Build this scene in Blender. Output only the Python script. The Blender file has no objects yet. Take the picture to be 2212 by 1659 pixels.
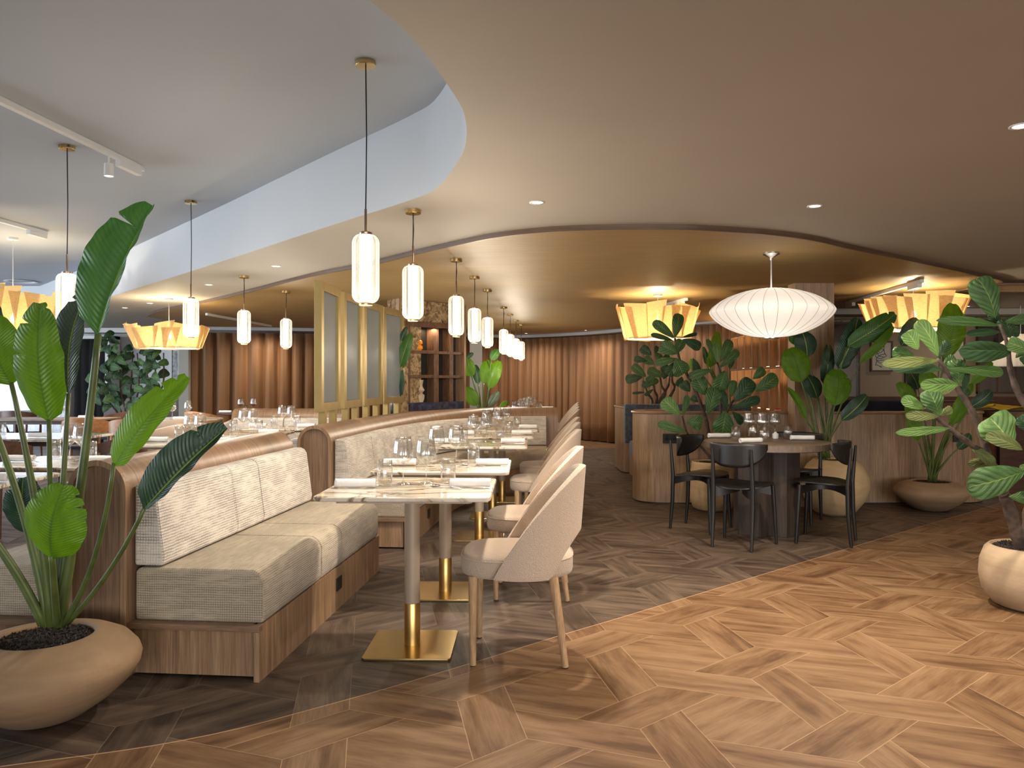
import bpy, math, random
from mathutils import Vector, Matrix
sc = bpy.context.scene
C = sc.collection
PI = math.pi
random.seed(7)

# ---------------------------------------------------------------- camera, light, exposure
F, CX, HY, HC = 1660.0, 1106.0, 822.0, 1.25        # focal length in px, centre, horizon row, eye height
cd = bpy.data.cameras.new('camera')
cd.sensor_width = 36.0
cd.lens = F / 2212 * 36.0
cd.shift_y = -7.5 / 2212
cd.clip_start = 0.05
cam = bpy.data.objects.new('camera', cd)
cam.location = (0, 0, HC)
cam.rotation_euler = (PI / 2, 0, 0)
C.objects.link(cam)
sc.camera = cam

w = bpy.data.worlds.new('world')
w.use_nodes = True
w.node_tree.nodes['Background'].inputs[0].default_value = (0.80, 0.88, 1.0, 1)
w.node_tree.nodes['Background'].inputs[1].default_value = 0.35
sc.world = w
vs = sc.view_settings
vs.view_transform = 'Standard'
vs.look = 'None'
vs.exposure = 1.22
vs.gamma = 1.0
vs.use_curve_mapping = False
sc.cycles.max_bounces = 8
sc.cycles.use_adaptive_sampling = True
sc.cycles.adaptive_threshold = 0.02
sc.cycles.diffuse_bounces = 4
sc.cycles.glossy_bounces = 4
sc.cycles.transmission_bounces = 5
sc.cycles.transparent_max_bounces = 18
sc.cycles.sample_clamp_indirect = 4.0
sc.cycles.caustics_reflective = False
sc.cycles.caustics_refractive = False
sc.cycles.use_denoising = True


def lamp(name, kind, loc, power, col, size=0.1, size_y=None, rot=(0, 0, 0), spot=None, blend=0.5, spread=None):
    d = bpy.data.lights.new(name, kind)
    d.energy = power
    d.color = col
    if kind == 'AREA':
        d.size = size
        if size_y:
            d.shape = 'RECTANGLE'
            d.size_y = size_y
        if spread:
            d.spread = spread
    else:
        d.shadow_soft_size = size
    if kind == 'SPOT':
        d.spot_size = spot
        d.spot_blend = blend
    o = bpy.data.objects.new(name, d)
    o.location = loc
    o.rotation_euler = rot
    C.objects.link(o)
    return o


WARM = (1.0, 0.74, 0.46)
SOFT = (1.0, 0.86, 0.70)
DAY = (0.80, 0.90, 1.0)
# soft fill added behind the camera, then daylight through the windows far left
lamp('added_front_fill', 'AREA', (3.0, -8.7, 1.25), 300, (1.0, 0.96, 0.91), 11, 2.0, rot=(PI / 2, 0, 0))
lamp('left_window_daylight', 'AREA', (-11.6, 6.0, 1.4), 330, DAY, 9, 2.0, rot=(PI / 2, 0, -PI / 2))

# ---------------------------------------------------------------- helpers


def px(x, y, Y):
    """point of the room at distance Y that the photo shows at pixel x, y"""
    return Vector(((x - CX) / F * Y, Y, HC + (HY - y) / F * Y))


def flr(x, y):
    Y = HC * F / (y - HY)
    return ((x - CX) / F * Y, Y)


def new_mat(name):
    m = bpy.data.materials.new(name)
    m.use_nodes = True
    nt = m.node_tree
    b = nt.nodes['Principled BSDF']
    return m, nt, b


def N(nt, t, **kw):
    n = nt.nodes.new(t)
    for k, v in kw.items():
        if isinstance(k, str) and k.startswith('i_'):
            n.inputs[k[2:].replace('_', ' ')].default_value = v
        else:
            setattr(n, k, v)
    return n


def ramp(nt, fac, stops):
    r = nt.nodes.new('ShaderNodeValToRGB')
    e = r.color_ramp.elements
    while len(e) < len(stops):
        e.new(0.5)
    for i, (p, c) in enumerate(stops):
        e[i].position = p
        e[i].color = (*c, 1)
    nt.links.new(fac, r.inputs[0])
    return r.outputs[0]


def math_(nt, op, a, b=None, c=None):
    n = nt.nodes.new('ShaderNodeMath')
    n.operation = op
    for i, v in enumerate((a, b, c)):
        if v is None:
            continue
        if isinstance(v, (int, float)):
            n.inputs[i].default_value = v
        else:
            nt.links.new(v, n.inputs[i])
    return n.outputs[0]


def mixc(nt, fac, a, b, mode='MIX'):
    n = nt.nodes.new('ShaderNodeMix')
    n.data_type = 'RGBA'
    n.blend_type = mode
    for i, v in ((0, fac), (6, a), (7, b)):
        if isinstance(v, (int, float)):
            n.inputs[i].default_value = v
        elif isinstance(v, tuple):
            n.inputs[i].default_value = (*v, 1)
        else:
            nt.links.new(v, n.inputs[i])
    return n.outputs[2]


def bump(nt, b, h, strength=0.3, dist=0.01):
    n = nt.nodes.new('ShaderNodeBump')
    n.inputs['Strength'].default_value = strength
    n.inputs['Distance'].default_value = dist
    nt.links.new(h, n.inputs['Height'])
    nt.links.new(n.outputs[0], b.inputs['Normal'])


def noise(nt, vec, scale=5, detail=4, rough=0.5, dist=0.0, mp=None, rot=None):
    if mp or rot:
        m = nt.nodes.new('ShaderNodeMapping')
        if mp:
            m.inputs['Scale'].default_value = mp
        if rot:
            m.inputs['Rotation'].default_value = rot
        nt.links.new(vec, m.inputs[0])
        vec = m.outputs[0]
    n = nt.nodes.new('ShaderNodeTexNoise')
    n.inputs['Scale'].default_value = scale
    n.inputs['Detail'].default_value = detail
    n.inputs['Roughness'].default_value = rough
    n.inputs['Distortion'].default_value = dist
    nt.links.new(vec, n.inputs['Vector'])
    return n.outputs['Fac']


def coord(nt, which='Object'):
    return nt.nodes.new('ShaderNodeTexCoord').outputs[which]


def plain(name, col, rough=0.5, metal=0.0, var=0.08, scale=8, bmp=0.0, sheen=0.0, spec=None, coordn='Object'):
    m, nt, b = new_mat(name)
    c = coord(nt, coordn)
    n = noise(nt, c, scale, 4)
    d = tuple(max(0, v * (1 - var)) for v in col)
    e = tuple(min(1, v * (1 + var)) for v in col)
    nt.links.new(ramp(nt, n, [(0.3, d), (0.7, e)]), b.inputs['Base Color'])
    b.inputs['Roughness'].default_value = rough
    b.inputs['Metallic'].default_value = metal
    if sheen:
        b.inputs['Sheen Weight'].default_value = sheen
    if spec is not None:
        b.inputs['Specular IOR Level'].default_value = spec
    if bmp:
        bump(nt, b, noise(nt, c, scale * 12, 3), bmp, 0.004)
    return m


def wood(name, c1, c2, mp, rough=0.5, coordn='Object', dist=0.4, scale=1.0, bmp=0.12):
    """mp: scale vector, small along the grain"""
    m, nt, b = new_mat(name)
    c = coord(nt, coordn)
    a = noise(nt, c, scale, 6, 0.6, dist, mp)
    f = noise(nt, c, scale * 5, 3, 0.6, 0.1, mp)
    mid = tuple((p + q) / 2 for p, q in zip(c1, c2))
    base = ramp(nt, a, [(0.3, c1), (0.5, mid), (0.68, c2)])
    fine = ramp(nt, f, [(0.35, (0.72, 0.70, 0.68)), (0.6, (1.06, 1.06, 1.06))])
    nt.links.new(mixc(nt, 0.8, base, fine, 'MULTIPLY'), b.inputs['Base Color'])
    b.inputs['Roughness'].default_value = rough
    bump(nt, b, f, bmp, 0.002)
    return m


def mesh(name, v, f, mat=None, parent=None, smooth=False, uv=None, bev=0, seg=2, solid=0, sub=0, loc=None, rot=None, mats=None, angle=40):
    me = bpy.data.meshes.new(name)
    me.from_pydata([tuple(p) for p in v], [], f)
    if uv:
        l = me.uv_layers.new(name='UVMap')
        flat = []
        for poly in me.polygons:
            for vi in poly.vertices:
                flat.extend(uv[vi])
        l.data.foreach_set('uv', flat)
    me.validate()
    if smooth:
        me.polygons.foreach_set('use_smooth', [True] * len(me.polygons))
        if smooth == 'auto':
            me.set_sharp_from_angle(angle=math.radians(angle))
    o = bpy.data.objects.new(name, me)
    if mat:
        me.materials.append(mat)
    C.objects.link(o)
    if parent:
        o.parent = parent
    if loc is not None:
        o.location = loc
    if rot is not None:
        o.rotation_euler = rot
    if solid:
        md = o.modifiers.new('solid', 'SOLIDIFY')
        md.thickness = solid
        md.offset = 0
    if sub:
        md = o.modifiers.new('sub', 'SUBSURF')
        md.levels = md.render_levels = sub
    if bev:
        md = o.modifiers.new('bevel', 'BEVEL')
        md.width = bev
        md.segments = seg
        md.limit_method = 'ANGLE'
        md.angle_limit = math.radians(35)
        me.polygons.foreach_set('use_smooth', [True] * len(me.polygons))
        md.harden_normals = True
    return o


class MB:
    def __init__(s):
        s.v, s.f = [], []

    def add(s, v, f):
        n = len(s.v)
        s.v += [Vector(p) for p in v]
        s.f += [tuple(i + n for i in q) for q in f]
        return s

    def box(s, x0, x1, y0, y1, z0, z1, rz=0, c=(0, 0)):
        p = [(x0, y0, z0), (x1, y0, z0), (x1, y1, z0), (x0, y1, z0), (x0, y0, z1), (x1, y0, z1), (x1, y1, z1), (x0, y1, z1)]
        if rz:
            q = []
            for x, y, z in p:
                q.append((c[0] + (x - c[0]) * math.cos(rz) - (y - c[1]) * math.sin(rz), c[1] + (x - c[0]) * math.sin(rz) + (y - c[1]) * math.cos(rz), z))
            p = q
        return s.add(p, [(0, 3, 2, 1), (4, 5, 6, 7), (0, 1, 5, 4), (1, 2, 6, 5), (2, 3, 7, 6), (3, 0, 4, 7)])

    def lathe(s, prof, n=24, c=(0, 0, 0), rib=None, cap0=False, cap1=False):
        v, f = [], []
        for r, z in prof:
            for k in range(n):
                a = 2 * PI * k / n
                rr = r * (rib(a, z) if rib else 1)
                v.append((c[0] + rr * math.cos(a), c[1] + rr * math.sin(a), c[2] + z))
        for i in range(len(prof) - 1):
            for k in range(n):
                k2 = (k + 1) % n
                f.append((i * n + k, i * n + k2, (i + 1) * n + k2, (i + 1) * n + k))
        if cap0:
            f.append(tuple(reversed(range(n))))
        if cap1:
            b = (len(prof) - 1) * n
            f.append(tuple(range(b, b + n)))
        return s.add(v, f)

    def tube(s, pts, r, n=8, caps=True):
        pts = [Vector(p) for p in pts]
        rs = r if isinstance(r, (list, tuple)) else [r] * len(pts)
        v, f = [], []
        up = None
        for i, p in enumerate(pts):
            t = (pts[min(i + 1, len(pts) - 1)] - pts[max(i - 1, 0)]).normalized()
            if up is None:
                up = Vector((0, 0, 1)) if abs(t.z) < 0.9 else Vector((1, 0, 0))
            a = t.cross(up).normalized()
            up = a.cross(t).normalized()
            for k in range(n):
                th = 2 * PI * k / n
                v.append(p + (a * math.cos(th) + up * math.sin(th)) * rs[i])
        for i in range(len(pts) - 1):
            for k in range(n):
                k2 = (k + 1) % n
                f.append((i * n + k, (i + 1) * n + k, (i + 1) * n + k2, i * n + k2))
        if caps:
            f.append(tuple(range(n)))
            b = (len(pts) - 1) * n
            f.append(tuple(reversed(range(b, b + n))))
        return s.add(v, f)

    def prism(s, poly, z0, z1):
        n = len(poly)
        v = [(x, y, z0) for x, y in poly] + [(x, y, z1) for x, y in poly]
        f = [tuple(reversed(range(n))), tuple(range(n, 2 * n))]
        f += [(i, (i + 1) % n, n + (i + 1) % n, n + i) for i in range(n)]
        return s.add(v, f)

    def obj(s, name, mat, parent=None, **kw):
        return mesh(name, s.v, s.f, mat, parent, **kw)


def rrect(x0, x1, y0, y1, r, n=5):
    p = []
    for cx, cy, a0 in ((x1 - r, y1 - r, 0), (x0 + r, y1 - r, 90), (x0 + r, y0 + r, 180), (x1 - r, y0 + r, 270)):
        for k in range(n + 1):
            a = math.radians(a0 + 90 * k / n)
            p.append((cx + r * math.cos(a), cy + r * math.sin(a)))
    return p


def bez(p0, p1, p2, n=12):
    p0, p1, p2 = Vector(p0), Vector(p1), Vector(p2)
    return [p0 * (1 - t) ** 2 + p1 * 2 * t * (1 - t) + p2 * t * t for t in [i / n for i in range(n + 1)]]


def spline(pts, n=6):
    """Catmull-Rom through 2-D or 3-D points"""
    P = [Vector(p) for p in pts]
    out = []
    for i in range(len(P) - 1):
        a = P[i - 1] if i else P[0] * 2 - P[1]
        b, c = P[i], P[i + 1]
        d = P[i + 2] if i + 2 < len(P) else P[-1] * 2 - P[-2]
        for k in range(n):
            t = k / n
            out.append(0.5 * ((2 * b) + (c - a) * t + (2 * a - 5 * b + 4 * c - d) * t * t + (3 * b - a - 3 * c + d) * t ** 3))
    out.append(P[-1])
    return out


def path_cut(path, s0, s1, step=0.12):
    P = [Vector((p[0], p[1])) for p in path]
    L = [0]
    for i in range(1, len(P)):
        L.append(L[-1] + (P[i] - P[i - 1]).length)
    s1 = min(s1, L[-1])

    def at(s):
        for i in range(1, len(P)):
            if s <= L[i] + 1e-9:
                t = (s - L[i - 1]) / max(1e-9, L[i] - L[i - 1])
                return P[i - 1].lerp(P[i], t)
        return P[-1]
    n = max(1, int(math.ceil((s1 - s0) / step)))
    return [at(s0 + (s1 - s0) * i / n) for i in range(n + 1)]


def sweep(name, path, prof, mat, parent=None, s_off=0, closed=False, flip=False, **kw):
    """profile (offset to the right of the path, z) swept along a floor path; uv in metres"""
    P = [Vector((p[0], p[1])) for p in path]
    n, m = len(P), len(prof)
    v, uv = [], []
    L = s_off
    pl = [0]
    for j in range(1, m):
        pl.append(pl[-1] + math.hypot(prof[j][0] - prof[j - 1][0], prof[j][1] - prof[j - 1][1]))
    for i, p in enumerate(P):
        if i:
            L += (P[i] - P[i - 1]).length
        if closed:
            t = (P[(i + 1) % n] - P[i - 1]).normalized()
        elif i == 0:
            t = (P[1] - P[0]).normalized()
        elif i == n - 1:
            t = (P[-1] - P[-2]).normalized()
        else:
            t = ((P[i + 1] - P[i]).normalized() + (P[i] - P[i - 1]).normalized()).normalized()
        r = Vector((t.y, -t.x))
        for j, (o, z) in enumerate(prof):
            q = p + r * o
            v.append((q.x, q.y, z))
            uv.append((L, pl[j]))
    f = []
    rng = n if closed else n - 1
    for i in range(rng):
        i2 = (i + 1) % n
        for j in range(m):
            j2 = (j + 1) % m
            q = (i * m + j, i * m + j2, i2 * m + j2, i2 * m + j)
            f.append(tuple(reversed(q)) if flip else q)
    if not closed:
        a, b = tuple(reversed(range(m))), tuple(range((n - 1) * m, n * m))
        f += [a, b] if not flip else [tuple(reversed(a)), tuple(reversed(b))]
    me_o = mesh(name, v, f, mat, parent, **kw)
    l = me_o.data.uv_layers.new(name='UVMap')
    flat = []
    nside = rng * m
    for poly in me_o.data.polygons:
        if poly.index < nside:
            for vi in poly.vertices:
                flat.extend(uv[vi])
        else:
            for vi in poly.vertices:
                j = vi % m
                flat.extend((prof[j][0] + 3.3, prof[j][1]))
    l.data.foreach_set('uv', flat)
    return me_o


def empty(name, loc=(0, 0, 0), rz=0):
    o = bpy.data.objects.new(name, None)
    o.location = loc
    o.rotation_euler = (0, 0, rz)
    o.empty_display_size = 0.1
    C.objects.link(o)
    return o


def tag(o, label, cat, group=None, kind=None):
    o['label'] = label
    o['category'] = cat
    if group:
        o['group'] = group
    if kind:
        o['kind'] = kind
    return o


def thing(name, label, cat, loc=(0, 0, 0), rz=0, group=None):
    return tag(empty(name, loc, rz), label, cat, group)


def struct(o):
    o['kind'] = 'structure'
    return o


def dup(root, loc, rz=None, label=None, group=None, scale=None):
    kids = [c for c in bpy.data.objects if c.parent is root] if not hasattr(root, '_k') else root._k
    r = root.copy()
    C.objects.link(r)
    r.location = loc
    if rz is not None:
        r.rotation_euler = (0, 0, rz)
    if scale:
        r.scale = scale
    if label:
        r['label'] = label
    if group:
        r['group'] = group
    for ch in kids:
        c = ch.copy()
        C.objects.link(c)
        c.parent = r
        for g in [x for x in bpy.data.objects if x.parent is ch]:
            d = g.copy()
            C.objects.link(d)
            d.parent = c
    return r


# ---------------------------------------------------------------- materials
OAK1, OAK2 = (0.200, 0.122, 0.068), (0.40, 0.258, 0.152)
M = {}
M['oak'] = wood('oak_vertical_grain', OAK1, OAK2, (34, 34, 1.4), 0.45, dist=0.8)
M['oak_band'] = wood('oak_band', (0.19, 0.118, 0.072), (0.33, 0.215, 0.14), (1.0, 30, 0), 0.42, 'UV', dist=0.5)
M['oak_cap'] = wood('oak_cap_cross_grain', (0.19, 0.118, 0.072), (0.34, 0.215, 0.14), (46, 1.2, 0), 0.38, 'UV', dist=0.9)
M['trim_wood'] = wood('dark_trim_wood', (0.075, 0.045, 0.028), (0.14, 0.088, 0.055), (1, 30, 0), 0.45, 'UV')
M['oak_flat'] = wood('oak_along', (0.17, 0.105, 0.065), (0.29, 0.185, 0.115), (1.5, 30, 30), 0.45)
M['walnut'] = wood('dark_walnut', (0.055, 0.022, 0.012), (0.11, 0.05, 0.03), (3, 30, 30), 0.4)
M['tan_wood'] = wood('tan_wood', (0.36, 0.17, 0.07), (0.5, 0.26, 0.12), (4, 30, 30), 0.4)
M['leg_oak'] = wood('pale_leg_oak', (0.38, 0.24, 0.13), (0.56, 0.38, 0.22), (50, 50, 4), 0.4)
M['black_wood'] = wood('black_stained_wood', (0.005, 0.0045, 0.0045), (0.014, 0.0125, 0.012), (40, 40, 4), 0.42, bmp=0.06)
M['smoked'] = wood('smoked_oak', (0.040, 0.029, 0.024), (0.085, 0.062, 0.052), (40, 40, 2), 0.5)
M['smoked_top'] = wood('smoked_oak_top', (0.13, 0.095, 0.075), (0.22, 0.165, 0.13), (3, 40, 3), 0.45)
M['ceiling'] = plain('cream_plaster', (0.44, 0.42, 0.375), 0.7, var=0.02, scale=2)
M['white'] = plain('white_plaster', (0.485, 0.505, 0.53), 0.7, var=0.015, scale=2)
M['white_wall'] = plain('white_wall_paint', (0.72, 0.73, 0.745), 0.7, var=0.015, scale=2)
M['gold_paper'] = None
M['taupe'] = plain('taupe_wall_paint', (0.27, 0.20, 0.135), 0.7, var=0.03, scale=2)
M['brass'] = plain('brushed_brass', (0.66, 0.45, 0.17), 0.32, 1.0, 0.05, 20)
M['brass_bright'] = plain('polished_brass', (0.72, 0.54, 0.26), 0.2, 1.0, 0.03, 20)
M['brass_satin'] = plain('satin_brass_screen', (0.40, 0.30, 0.125), 0.45, 0.75, 0.06, 8)
M['beige_metal'] = plain('beige_powder_coat', (0.38, 0.31, 0.235), 0.45, 0.1, 0.02)
M['bronze'] = plain('bronze_rod', (0.32, 0.22, 0.16), 0.3, 0.9, 0.03)
M['chrome'] = plain('brushed_nickel', (0.62, 0.60, 0.57), 0.22, 1.0, 0.03)
M['steel'] = plain('cutlery_steel', (0.78, 0.78, 0.78), 0.12, 1.0, 0.02)
M['black'] = plain('black_plastic', (0.012, 0.012, 0.012), 0.4)
M['cord'] = plain('black_cord', (0.015, 0.015, 0.015), 0.6)
M['white_metal'] = plain('white_metal', (0.72, 0.72, 0.71), 0.45, var=0.01)
M['napkin'] = plain('white_linen', (0.80, 0.80, 0.81), 0.85, var=0.03, scale=60, bmp=0.3)
M['terracotta'] = None
M['blue'] = plain('blue_denim_upholstery', (0.055, 0.075, 0.125), 0.85, var=0.55, scale=28, bmp=0.5, sheen=0.3)
M['navy'] = plain('dark_navy_upholstery', (0.014, 0.016, 0.028), 0.9, var=0.2)
M['mirror'] = plain('smoky_mirror', (0.34, 0.33, 0.32), 0.06, 1.0, 0.05)
M['dark_pane'] = plain('dark_mirror_pane', (0.035, 0.032, 0.03), 0.08, 0.3, 0.05)
M['yellow'] = plain('yellow_cloth', (0.62, 0.42, 0.01), 0.7, var=0.2, scale=12)
M['orange'] = plain('amber_glass', (0.75, 0.28, 0.02), 0.2, var=0.2, scale=12)
M['sand'] = plain('sand_ceramic', (0.52, 0.42, 0.30), 0.7, var=0.2, scale=18, bmp=0.4)
M['trunk'] = plain('brown_bark', (0.080, 0.055, 0.042), 0.85, var=0.45, scale=30, bmp=0.9)
M['curtain_black'] = plain('black_curtain', (0.012, 0.011, 0.012), 0.9)
M['art_paper'] = plain('art_paper', (0.50, 0.46, 0.38), 0.7, var=0.04)
M['ink'] = plain('ink_line', (0.03, 0.028, 0.025), 0.6)
M['photo'] = plain('grey_photo_print', (0.28, 0.28, 0.28), 0.4, var=0.85, scale=14)


def emit(name, col, s):
    m, nt, b = new_mat(name)
    nt.nodes.remove(b)
    e = nt.nodes.new('ShaderNodeEmission')
    e.inputs[0].default_value = (*col, 1)
    e.inputs[1].default_value = s
    nt.links.new(e.outputs[0], nt.nodes['Material Output'].inputs[0])
    return m


M['tube_glow'] = emit('opal_tube_glow', (1.0, 0.88, 0.68), 3.2)
M['down_glow'] = emit('downlight_glow', (1.0, 0.88, 0.72), 4)
M['led'] = emit('led_strip', (1.0, 0.62, 0.30), 2.5)
M['lantern_bulb'] = emit('lantern_bulb', (1.0, 0.78, 0.45), 30)


def mat_gold_paper():
    m, nt, b = new_mat('gold_grasscloth_ceiling')
    c = coord(nt)
    n = noise(nt, c, 1.0, 5, 0.6, 0.0, (2.5, 60, 1))
    g = noise(nt, c, 1.3, 3, 0.5)
    base = ramp(nt, n, [(0.3, (0.30, 0.20, 0.080)), (0.7, (0.39, 0.27, 0.12))])
    nt.links.new(mixc(nt, 0.35, base, ramp(nt, g, [(0.3, (0.8, 0.8, 0.8)), (0.7, (1.1, 1.1, 1.1))]), 'MULTIPLY'), b.inputs['Base Color'])
    b.inputs['Roughness'].default_value = 0.55
    bump(nt, b, n, 0.15, 0.002)
    return m


def mat_terracotta(name, c1, c2):
    m, nt, b = new_mat(name)
    c = coord(nt)
    n = noise(nt, c, 2.0, 6, 0.65, 0.3, (1, 1, 6))
    g = noise(nt, c, 3, 4, 0.6)
    base = ramp(nt, n, [(0.3, c1), (0.7, c2)])
    nt.links.new(mixc(nt, 0.6, base, ramp(nt, g, [(0.3, (0.72, 0.70, 0.66)), (0.65, (1.1, 1.1, 1.1))]), 'MULTIPLY'), b.inputs['Base Color'])
    b.inputs['Roughness'].default_value = 0.8
    bump(nt, b, noise(nt, c, 40, 5, 0.7), 0.35, 0.004)
    return m


def mat_weave(name, light, dark, amount=0.5, cell=0.012, top=False):
    """cream chenille with a broken grid of dark yarn; UVs in metres"""
    m, nt, b = new_mat(name)
    uv = nt.nodes.new('ShaderNodeUVMap').outputs[0]
    s = nt.nodes.new('ShaderNodeSeparateXYZ')
    wob = nt.nodes.new('ShaderNodeTexNoise')
    wob.inputs['Scale'].default_value = 30
    nt.links.new(uv, wob.inputs['Vector'])
    add = nt.nodes.new('ShaderNodeMixRGB')
    add.blend_type = 'ADD'
    add.inputs[0].default_value = 0.006
    nt.links.new(uv, add.inputs[1])
    nt.links.new(wob.outputs['Color'], add.inputs[2])
    nt.links.new(add.outputs[0], s.inputs[0])
    fu = math_(nt, 'PINGPONG', math_(nt, 'DIVIDE', s.outputs[0], cell), 0.5)
    fv = math_(nt, 'PINGPONG', math_(nt, 'DIVIDE', s.outputs[1], cell), 0.5)
    lu = math_(nt, 'SUBTRACT', 1.0, math_(nt, 'SMOOTH_MIN', math_(nt, 'DIVIDE', fu, 0.22), 1.0, 0.3))
    lv = math_(nt, 'SUBTRACT', 1.0, math_(nt, 'SMOOTH_MIN', math_(nt, 'DIVIDE', fv, 0.22), 1.0, 0.3))
    patch = noise(nt, uv, 1.0, 5, 0.65, 0.2, (9, 42, 1))
    big = noise(nt, uv, 1.0, 3, 0.55, 0.0, (3.2, 5, 1))
    pm = math_(nt, 'ADD', math_(nt, 'MULTIPLY', patch, 0.6), math_(nt, 'MULTIPLY', big, 0.5))
    mask = ramp(nt, pm, [(0.46 + (0.5 - amount) * 0.2, (0, 0, 0)), (0.60 + (0.5 - amount) * 0.2, (1, 1, 1))])
    msk2 = ramp(nt, pm, [(0.50 + (0.5 - amount) * 0.2, (0, 0, 0)), (0.66 + (0.5 - amount) * 0.2, (1, 1, 1))])
    hl = math_(nt, 'MULTIPLY', lv, mask)
    vl = math_(nt, 'MULTIPLY', lu, msk2)
    line = math_(nt, 'MAXIMUM', hl, vl)
    nt.links.new(mixc(nt, math_(nt, 'MULTIPLY', line, 0.9), light, dark), b.inputs['Base Color'])
    b.inputs['Roughness'].default_value = 0.9
    b.inputs['Sheen Weight'].default_value = 0.25
    hgt = math_(nt, 'SUBTRACT', math_(nt, 'ADD', fu, fv), math_(nt, 'MULTIPLY', line, 0.4))
    bump(nt, b, hgt, 0.55, 0.004)
    return m


def mat_boucle(name, col, var=0.12):
    m, nt, b = new_mat(name)
    c = coord(nt)
    v = nt.nodes.new('ShaderNodeTexVoronoi')
    v.inputs['Scale'].default_value = 190
    nt.links.new(c, v.inputs['Vector'])
    n = noise(nt, c, 60, 4)
    d = tuple(x * (1 - var) for x in col)
    nt.links.new(mixc(nt, ramp(nt, v.outputs['Distance'], [(0.1, (0, 0, 0)), (0.7, (1, 1, 1))]), col, d), b.inputs['Base Color'])
    b.inputs['Roughness'].default_value = 0.95
    b.inputs['Sheen Weight'].default_value = 0.3
    bump(nt, b, math_(nt, 'SUBTRACT', n, v.outputs['Distance']), 0.6, 0.004)
    return m


def mat_marble():
    m, nt, b = new_mat('cream_brown_marble')
    c = coord(nt)
    oi = nt.nodes.new('ShaderNodeObjectInfo')
    add = nt.nodes.new('ShaderNodeVectorMath')
    add.operation = 'ADD'
    nt.links.new(c, add.inputs[0])
    sc_ = nt.nodes.new('ShaderNodeVectorMath')
    sc_.operation = 'SCALE'
    sc_.inputs['Scale'].default_value = 7.0
    cmb = nt.nodes.new('ShaderNodeCombineXYZ')
    nt.links.new(oi.outputs['Random'], cmb.inputs[0])
    nt.links.new(oi.outputs['Random'], cmb.inputs[1])
    nt.links.new(cmb.outputs[0], sc_.inputs[0])
    nt.links.new(sc_.outputs[0], add.inputs[1])
    cc = add.outputs[0]
    a = noise(nt, cc, 1.5, 7, 0.60, 1.0, (1, 1.9, 1))
    v = noise(nt, cc, 1.5, 7, 0.58, 1.3, (1.2, 2.6, 1))
    vein = math_(nt, 'ABSOLUTE', math_(nt, 'SUBTRACT', v, 0.5))
    base = ramp(nt, a, [(0.30, (0.36, 0.25, 0.16)), (0.40, (0.62, 0.52, 0.39)), (0.47, (0.76, 0.70, 0.60)), (0.60, (0.74, 0.69, 0.62)), (0.68, (0.38, 0.345, 0.31))])
    vm = ramp(nt, vein, [(0.0, (0.10, 0.07, 0.05)), (0.012, (0.42, 0.33, 0.25)), (0.035, (1, 1, 1))])
    nt.links.new(mixc(nt, 0.85, base, vm, 'MULTIPLY'), b.inputs['Base Color'])
    b.inputs['Roughness'].default_value = 0.09
    b.inputs['Coat Weight'].default_value = 0.3
    b.inputs['Coat Roughness'].default_value = 0.03
    return m


def mat_clear(name, tint=(0.97, 0.97, 0.97), base=0.05, edge=0.75, ribs=0):
    m, nt, b = new_mat(name)
    nt.nodes.remove(b)
    tr = nt.nodes.new('ShaderNodeBsdfTransparent')
    tr.inputs[0].default_value = (*tint, 1)
    gl = nt.nodes.new('ShaderNodeBsdfGlossy')
    gl.inputs['Roughness'].default_value = 0.03
    gl.inputs[0].default_value = (0.95, 0.95, 0.95, 1)
    lw = nt.nodes.new('ShaderNodeLayerWeight')
    lw.inputs[0].default_value = 0.35
    k = math_(nt, 'ADD', math_(nt, 'MULTIPLY', math_(nt, 'POWER', lw.outputs['Facing'], 2.2), edge), base)
    mx = nt.nodes.new('ShaderNodeMixShader')
    nt.links.new(k, mx.inputs[0])
    nt.links.new(tr.outputs[0], mx.inputs[1])
    nt.links.new(gl.outputs[0], mx.inputs[2])
    nt.links.new(mx.outputs[0], nt.nodes['Material Output'].inputs[0])
    return m


def mat_rib_glass():
    """fluted glass sleeve of the pendants"""
    m, nt, b = new_mat('fluted_pendant_glass')
    nt.nodes.remove(b)
    tr = nt.nodes.new('ShaderNodeBsdfTransparent')
    tr.inputs[0].default_value = (0.92, 0.90, 0.87, 1)
    tl = nt.nodes.new('ShaderNodeBsdfTranslucent')
    tl.inputs[0].default_value = (0.98, 0.95, 0.90, 1)
    gl = nt.nodes.new('ShaderNodeBsdfGlossy')
    gl.inputs['Roughness'].default_value = 0.08
    lw = nt.nodes.new('ShaderNodeLayerWeight')
    lw.inputs[0].default_value = 0.5
    m1 = nt.nodes.new('ShaderNodeMixShader')
    nt.links.new(math_(nt, 'MULTIPLY', math_(nt, 'ADD', lw.outputs['Facing'], 0.10), 0.55), m1.inputs[0])
    nt.links.new(tr.outputs[0], m1.inputs[1])
    nt.links.new(tl.outputs[0], m1.inputs[2])
    m2 = nt.nodes.new('ShaderNodeMixShader')
    m2.inputs[0].default_value = 0.10
    nt.links.new(m1.outputs[0], m2.inputs[1])
    nt.links.new(gl.outputs[0], m2.inputs[2])
    nt.links.new(m2.outputs[0], nt.nodes['Material Output'].inputs[0])
    return m


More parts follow.
